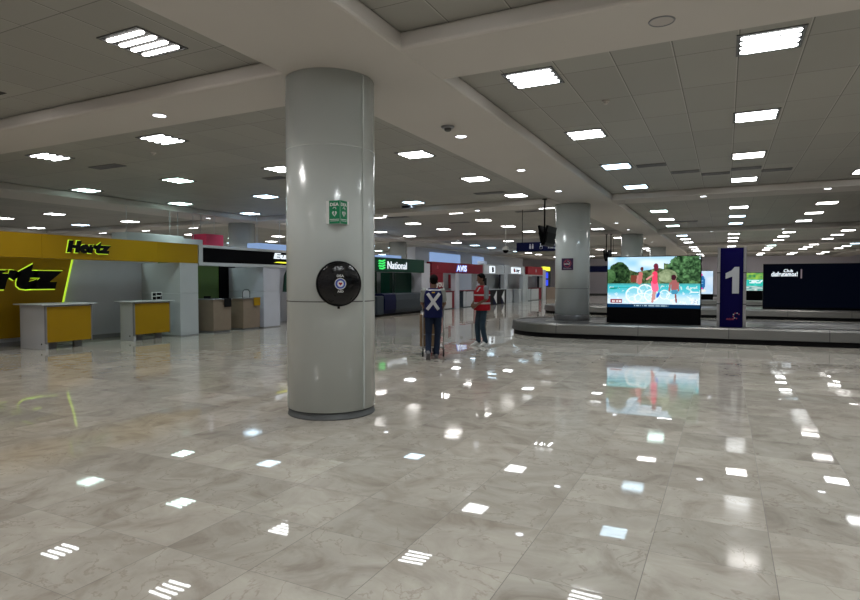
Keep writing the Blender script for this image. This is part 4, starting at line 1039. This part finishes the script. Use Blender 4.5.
def person(loc, rz, label, P, vest, shirt, jeans, shoe, beard=False):
    """P: joints in a local frame, x right, y forward, z up"""
    t = thing('person', loc, label, 'person', rz=rz)
    V = {k: Vector(v) for k, v in P.items() if isinstance(v, tuple)}
    hip, chest, neck, head = V['hip'], V['chest'], V['neck'], V['head']
    hr = Matrix.Rotation(P.get('yaw', 0), 3, 'Z') @ Matrix.Rotation(P.get('nod', 0), 3, 'X')
    H = lambda x, y, z: head + hr @ Vector((x, y, z))
    bm = bmesh.new()
    ellipsoid(bm, H(0, -.008, .03), (.076, .096, .092), hr)       # skull
    ellipsoid(bm, H(0, .022, -.035), (.058, .066, .075), hr)      # face
    ellipsoid(bm, H(0, .048, -.085), (.030, .028, .022), hr)      # chin
    rcone(bm, H(0, .088, .005), .008, H(0, .104, -.028), .013, 10)  # nose
    rcone(bm, H(-.024, .080, -.056), .008, H(.024, .080, -.056), .008, 8)  # lips
    rcone(bm, H(-.04, .078, .018), .009, H(.04, .078, .018), .009, 8)      # brow
    for sx in (-1, 1): ellipsoid(bm, H(sx*.077, -.005, -.01), (.011, .02, .032), hr)
    rcone(bm, neck - Vector((0, 0, .04)), .060, H(0, -.015, -.06), .052)
    # torso
    T = [hip + (chest-hip)*f for f in (-.1, .25, .6, 1.0)]
    loft(bm, [(T[0].x, T[0].y, T[0].z, .13, .10), (T[1].x, T[1].y, T[1].z, .125, .095), (T[2].x, T[2].y, T[2].z, .14, .10), (T[3].x, T[3].y, T[3].z, .155, .105), (neck.x, neck.y, neck.z-.03, .09, .07)])
    for s in ('L', 'R'):
        sh, el, wr = V['sh'+s], V['el'+s], V['wr'+s]
        rcone(bm, sh, .050, el, .036); rcone(bm, el, .037, wr, .026)
        dd = V['hd'+s]; hand(bm, wr, dd, V['th'+s], V['up'+s], P.get('curl', .6))
        hp, kn, an = V['hp'+s], V['kn'+s], V['an'+s]
        rcone(bm, hp, .075, kn, .048); rcone(bm, kn, .048, an, .034)
        to = V['to'+s]; rcone(bm, an, .034, an + (to-an)*.4 + Vector((0, 0, -.02)), .026)
    link_part(remeshed(bm, .007, 2), 'body', 'skin', t)
    # jeans
    bm = bmesh.new()
    loft(bm, [(hip.x, hip.y, hip.z-.09, .160, .125), (hip.x, hip.y, hip.z-.02, .162, .125), (hip.x, hip.y, hip.z+.08, .148, .112)])
    for s in ('L', 'R'):
        hp, kn, an = V['hp'+s], V['kn'+s], V['an'+s]
        rcone(bm, hp, .092, kn, .068); rcone(bm, kn, .068, kn+(an-kn)*.85, .060); rcone(bm, kn+(an-kn)*.85, .060, kn+(an-kn)*.97, .064)
    link_part(remeshed(bm, .012, 3), 'jeans', jeans, t)
    # shirt
    bm = bmesh.new()
    loft(bm, [(hip.x, hip.y, hip.z+.03, .158, .122), (T[1].x, T[1].y, T[1].z, .152, .118), (T[2].x, T[2].y, T[2].z, .158, .122), (chest.x, chest.y, chest.z, .168, .122), (neck.x, neck.y, neck.z-.045, .085, .075)])
    for s in ('L', 'R'):
        sh, el = V['sh'+s], V['el'+s]; e = sh + (el-sh)*P.get('sleeve', .8)
        rcone(bm, sh, .066, e, .058)
    link_part(remeshed(bm, .012, 3), 'shirt', shirt, t)
    # vest
    bm = bmesh.new(); g = P.get('puff', .018)
    loft(bm, [(hip.x, hip.y, hip.z-.11, .176+g, .135+g), (hip.x, hip.y, hip.z+.08, .168+g, .130+g), (T[1].x, T[1].y, T[1].z+.04, .165+g, .126+g), (T[2].x, T[2].y, T[2].z, .168+g, .128+g), (chest.x, chest.y, chest.z, .172+g, .125+g), (chest.x, chest.y, (chest.z+neck.z)/2, .155+g*.5, .105), (neck.x, neck.y, neck.z-.022, .095, .082)])
    vm = remeshed(bm, .011, 3)
    vo = link_part(vm, 'vest', vest, t)
    for s in ('L', 'R'):
        bm = bmesh.new(); an, to = V['an'+s], V['to'+s]; d = (to-an); dl = d.normalized()
        dn = Vector((0, 0, -1)) if abs(dl.z) < .55 else Vector((0, -.9, -.35))
        dn = (dn - dl*dn.dot(dl)).normalized()
        rcone(bm, an + dn*.035 - dl*.02, .040, an + dn*.045 + dl*.17, .036); rcone(bm, an + dn*.055 - dl*.03, .030, an + dn*.055+dl*.20, .028); rcone(bm, an, .047, an + dn*.03 + dl*.09, .043)
        so = link_part(remeshed(bm, .009, 3), 'shoe', shoe, t)
        mb = MB(); sd = dl.cross(dn).normalized(); c0 = an + dn*.083
        mb.poly([c0 - dl*.06 + sd*.034, c0 + dl*.13 + sd*.045, c0 + dl*.225 + sd*.02, c0 + dl*.225 - sd*.02, c0 + dl*.13 - sd*.045, c0 - dl*.06 - sd*.034], dn*.015, 'sign_white' if shoe == 'shoe_white' else 'shoe_grey')
        mb.build('sole', so, world=False)
    # hair
    bm = bmesh.new()
    ellipsoid(bm, H(0, -.022, .045), (.086, .098, .092), hr); ellipsoid(bm, H(0, -.040, -.005), (.076, .066, .070), hr)
    rcone(bm, H(-.045, .032, .080), .034, H(.045, .032, .080), .034)
    link_part(remeshed(bm, .008, 2), 'hair', 'hair', t)
    for sx in (-1, 1):
        bm = bmesh.new(); ellipsoid(bm, H(sx*.027, .080, -.002), (.010, .006, .006), hr)
        me = bpy.data.meshes.new('eye'); bm.to_mesh(me); bm.free(); link_part(me, 'eye', 'eye', t)
    return t, vo
def band(vo, z0, z1, name='reflective_stripe', mat='reflect', off=.004, tilt=0, keep=None):
    bm = bmesh.new(); bm.from_mesh(vo.data)
    for v in bm.verts: v.co += v.normal*off
    for co, no in (((0, 0, z0), (0, tilt, -1)), ((0, 0, z1), (0, -tilt, 1))):
        bmesh.ops.bisect_plane(bm, geom=bm.verts[:]+bm.edges[:]+bm.faces[:], plane_co=co, plane_no=no, clear_outer=True)
    if keep:
        for co, no in keep: bmesh.ops.bisect_plane(bm, geom=bm.verts[:]+bm.edges[:]+bm.faces[:], plane_co=co, plane_no=no, clear_outer=True)
    me = bpy.data.meshes.new(name); bm.to_mesh(me); bm.free()
    link_part(me, name, mat, vo)

P1 = dict(hip=(0, 0, .93), chest=(0, .05, 1.27), neck=(0, .08, 1.43), head=(.012, .12, 1.545), nod=-.15, yaw=0,
  shL=(-.185, .07, 1.345), elL=(-.225, .12, 1.10), wrL=(-.19, .36, 1.00), hdL=(0.1, 1, -.15), thL=(1, 0, 0), upL=(0, 0, 1),
  shR=(.185, .07, 1.345), elR=(.225, .12, 1.10), wrR=(.19, .36, 1.00), hdR=(-.1, 1, -.15), thR=(-1, 0, 0), upR=(0, 0, 1),
  hpL=(-.085, 0, .86), knL=(-.095, .03, .49), anL=(-.10, -.20, .16), toL=(-.10, -.10, .04),
  hpR=(.085, 0, .86), knR=(.09, .12, .48), anR=(.06, .03, .10), toR=(.07, .24, .05), curl=1.0, sleeve=.72, puff=.016)
pl, v1 = person((-5.20, 10.55, 0), PSI, 'person in a blue vest with white X, seen from behind, pushing a trolley', P1, 'vest_blue', 'shirt', 'jeans', 'shoe_grey')
# the X on the back, laid on the vest
bvh_bm = bmesh.new(); bvh_bm.from_mesh(v1.data); bvh = BVHTree.FromBMesh(bvh_bm)
mb = MB(); k = mb.mi('reflect')
def strip(a, b, w, off=.006):
    n = 26; a, b = Vector(a), Vector(b); d = (b-a).normalized(); s = Vector((-d.y, d.x)) * w/2
    prev = None
    for i in range(n+1):
        row = []
        for q in (-1, -.33, .33, 1):
            p = a + (b-a)*i/n + s*q
            h = bvh.ray_cast(Vector((p.x, -1, p.y)), Vector((0, 1, 0)))[0]
            y = (h.y if h else -.1) - off
            row.append((mb.bm.verts.new((p.x, y, p.y)), mb.bm.verts.new((p.x, y-.003, p.y))))
        if prev:
            for j in range(3):
                mb.bm.faces.new((prev[j][1], prev[j+1][1], row[j+1][1], row[j][1])).material_index = k
                mb.bm.faces.new((prev[j][0], row[j][0], row[j+1][0], prev[j+1][0])).material_index = k
            mb.bm.faces.new((prev[0][0], prev[0][1], row[0][1], row[0][0])).material_index = k
            mb.bm.faces.new((prev[3][0], row[3][0], row[3][1], prev[3][1])).material_index = k
        prev = row
strip((-.115, 1.305), (.105, .985), .062); strip((.125, 1.305), (-.125, .985), .062, .008)
mb.build('back_letter', v1, world=False, label='white X on the back')
mb = MB(); k = mb.mi('yellow')
strip((-.03, 1.322), (.03, 1.322), .022, .012); mb.build('small_emblem', v1, world=False, label='small yellow emblem')
bvh_bm.free()
band(v1, 1.365, 1.378, 'shoulder_piping', 'sign_grey')

P2 = dict(hip=(0, -.02, .96), chest=(0, -.015, 1.30), neck=(0, -.02, 1.47), head=(0, .02, 1.60), nod=-.12, yaw=-.10,
  shL=(-.185, -.02, 1.385), elL=(-.225, .0, 1.12), wrL=(-.09, .20, .975), hdL=(.55, .6, -.55), thL=(.2, .6, .8), upL=(-1, .4, 0),
  shR=(.185, -.02, 1.385), elR=(.23, .03, 1.12), wrR=(.08, .20, .985), hdR=(-.55, .6, -.55), thR=(-.2, .6, .8), upR=(1, .4, 0),
  hpL=(-.085, -.02, .89), knL=(-.09, .03, .50), anL=(-.09, -.06, .10), toL=(-.12, .16, .05),
  hpR=(.085, -.02, .89), knR=(.09, .06, .50), anR=(.09, .03, .10), toR=(.11, .25, .05), curl=.8, sleeve=.85, puff=.045)
pl, v2 = person((-5.20, 13.15, 0), math.radians(142), 'person in a red vest with white stripes and jeans, facing the trolley pusher', P2, 'vest_red', 'shirt2', 'jeans2', 'shoe_white')
band(v2, 1.005, 1.045); band(v2, 1.20, 1.235)
band(v2, 1.30, 1.40, 'shoulder_tape', 'reflect', .005, 0, [((-.09, 0, 0), (-1, 0, 0)), ((-.13+.09, 0, 0), (1, 0, 0))])

# luggage trolley held by the person in blue (local frame of the person, rotated by PSI)
R = Matrix.Rotation(PSI, 3, 'Z')
def tl(x, y): v = R @ Vector((x, y, 0)); return (-5.20+v.x, 10.55+v.y, 0)
t = thing('luggage_trolley', tl(0, .7), 'steel luggage trolley pushed by the person in the blue vest', 'trolley', rz=PSI)
mb = MB()
for s in (-1, 1): mb.tube([(s*.21, -.42, .10), (s*.215, -.28, 1.0)], .014, 'steel2'); mb.tube([(s*.22, -.38, .16), (s*.17, .42, .16)], .014, 'steel2')
mb.tube([(-.21, -.36, .45), (.21, -.36, .45)], .010, 'steel2'); mb.tube([(-.17, .42, .16), (.17, .42, .16)], .012, 'steel2'); mb.build('frame', t, world=False)
mb = MB(); mb.tube([(-.225, -.27, .975), (.225, -.27, .975)], .018, 'black', 12); mb.build('handle', t, world=False)
mb = MB(); mb.box(-.20, .20, -.34, .40, .168, .185, 'steel2', .004); mb.build('platform', t, world=False)
for x, y in ((-.21, -.42), (.21, -.42), (0, .40)):
    mb = MB(); mb.lathe([(.03, -.018), (.075, -.016), (.075, .016), (.03, .018)], 'rubber', 20, c=(x, y, .076), axis='X'); mb.build('wheel', t, world=False)
t = thing('cardboard_box', (*tl(-.07, .68)[:2], .187), 'tall brown cardboard box standing on the luggage trolley', 'box', rz=PSI)
mb = MB(); mb.box(-.21, .19, -.17, .20, 0, .66, 'brown', .006); mb.build('carton', t, world=False)
mb = MB(); mb.box(-.03, .03, -.173, .203, -.001+.002, .663, 'beige'); mb.build('tape', t, world=False)

# ------------------------------------------------------------------ world, camera
w = bpy.data.worlds.new('World'); SC.world = w; w.use_nodes = True
w.node_tree.nodes['Background'].inputs[0].default_value = (.35, .4, .5, 1)
w.node_tree.nodes['Background'].inputs[1].default_value = .02
cam = bpy.data.cameras.new('Camera'); co = bpy.data.objects.new('Camera', cam); COL.objects.link(co)
co.location = CAMLOC; co.rotation_euler = (PI/2 - PIT, 0, PSI)
cam.sensor_width = 36; cam.sensor_fit = 'HORIZONTAL'; cam.lens = 590/860*36; cam.clip_end = 300
SC.camera = co
SC.view_settings.view_transform = 'Standard'; SC.view_settings.look = 'None'
SC.view_settings.exposure = 0; SC.view_settings.gamma = 1; SC.view_settings.use_curve_mapping = False
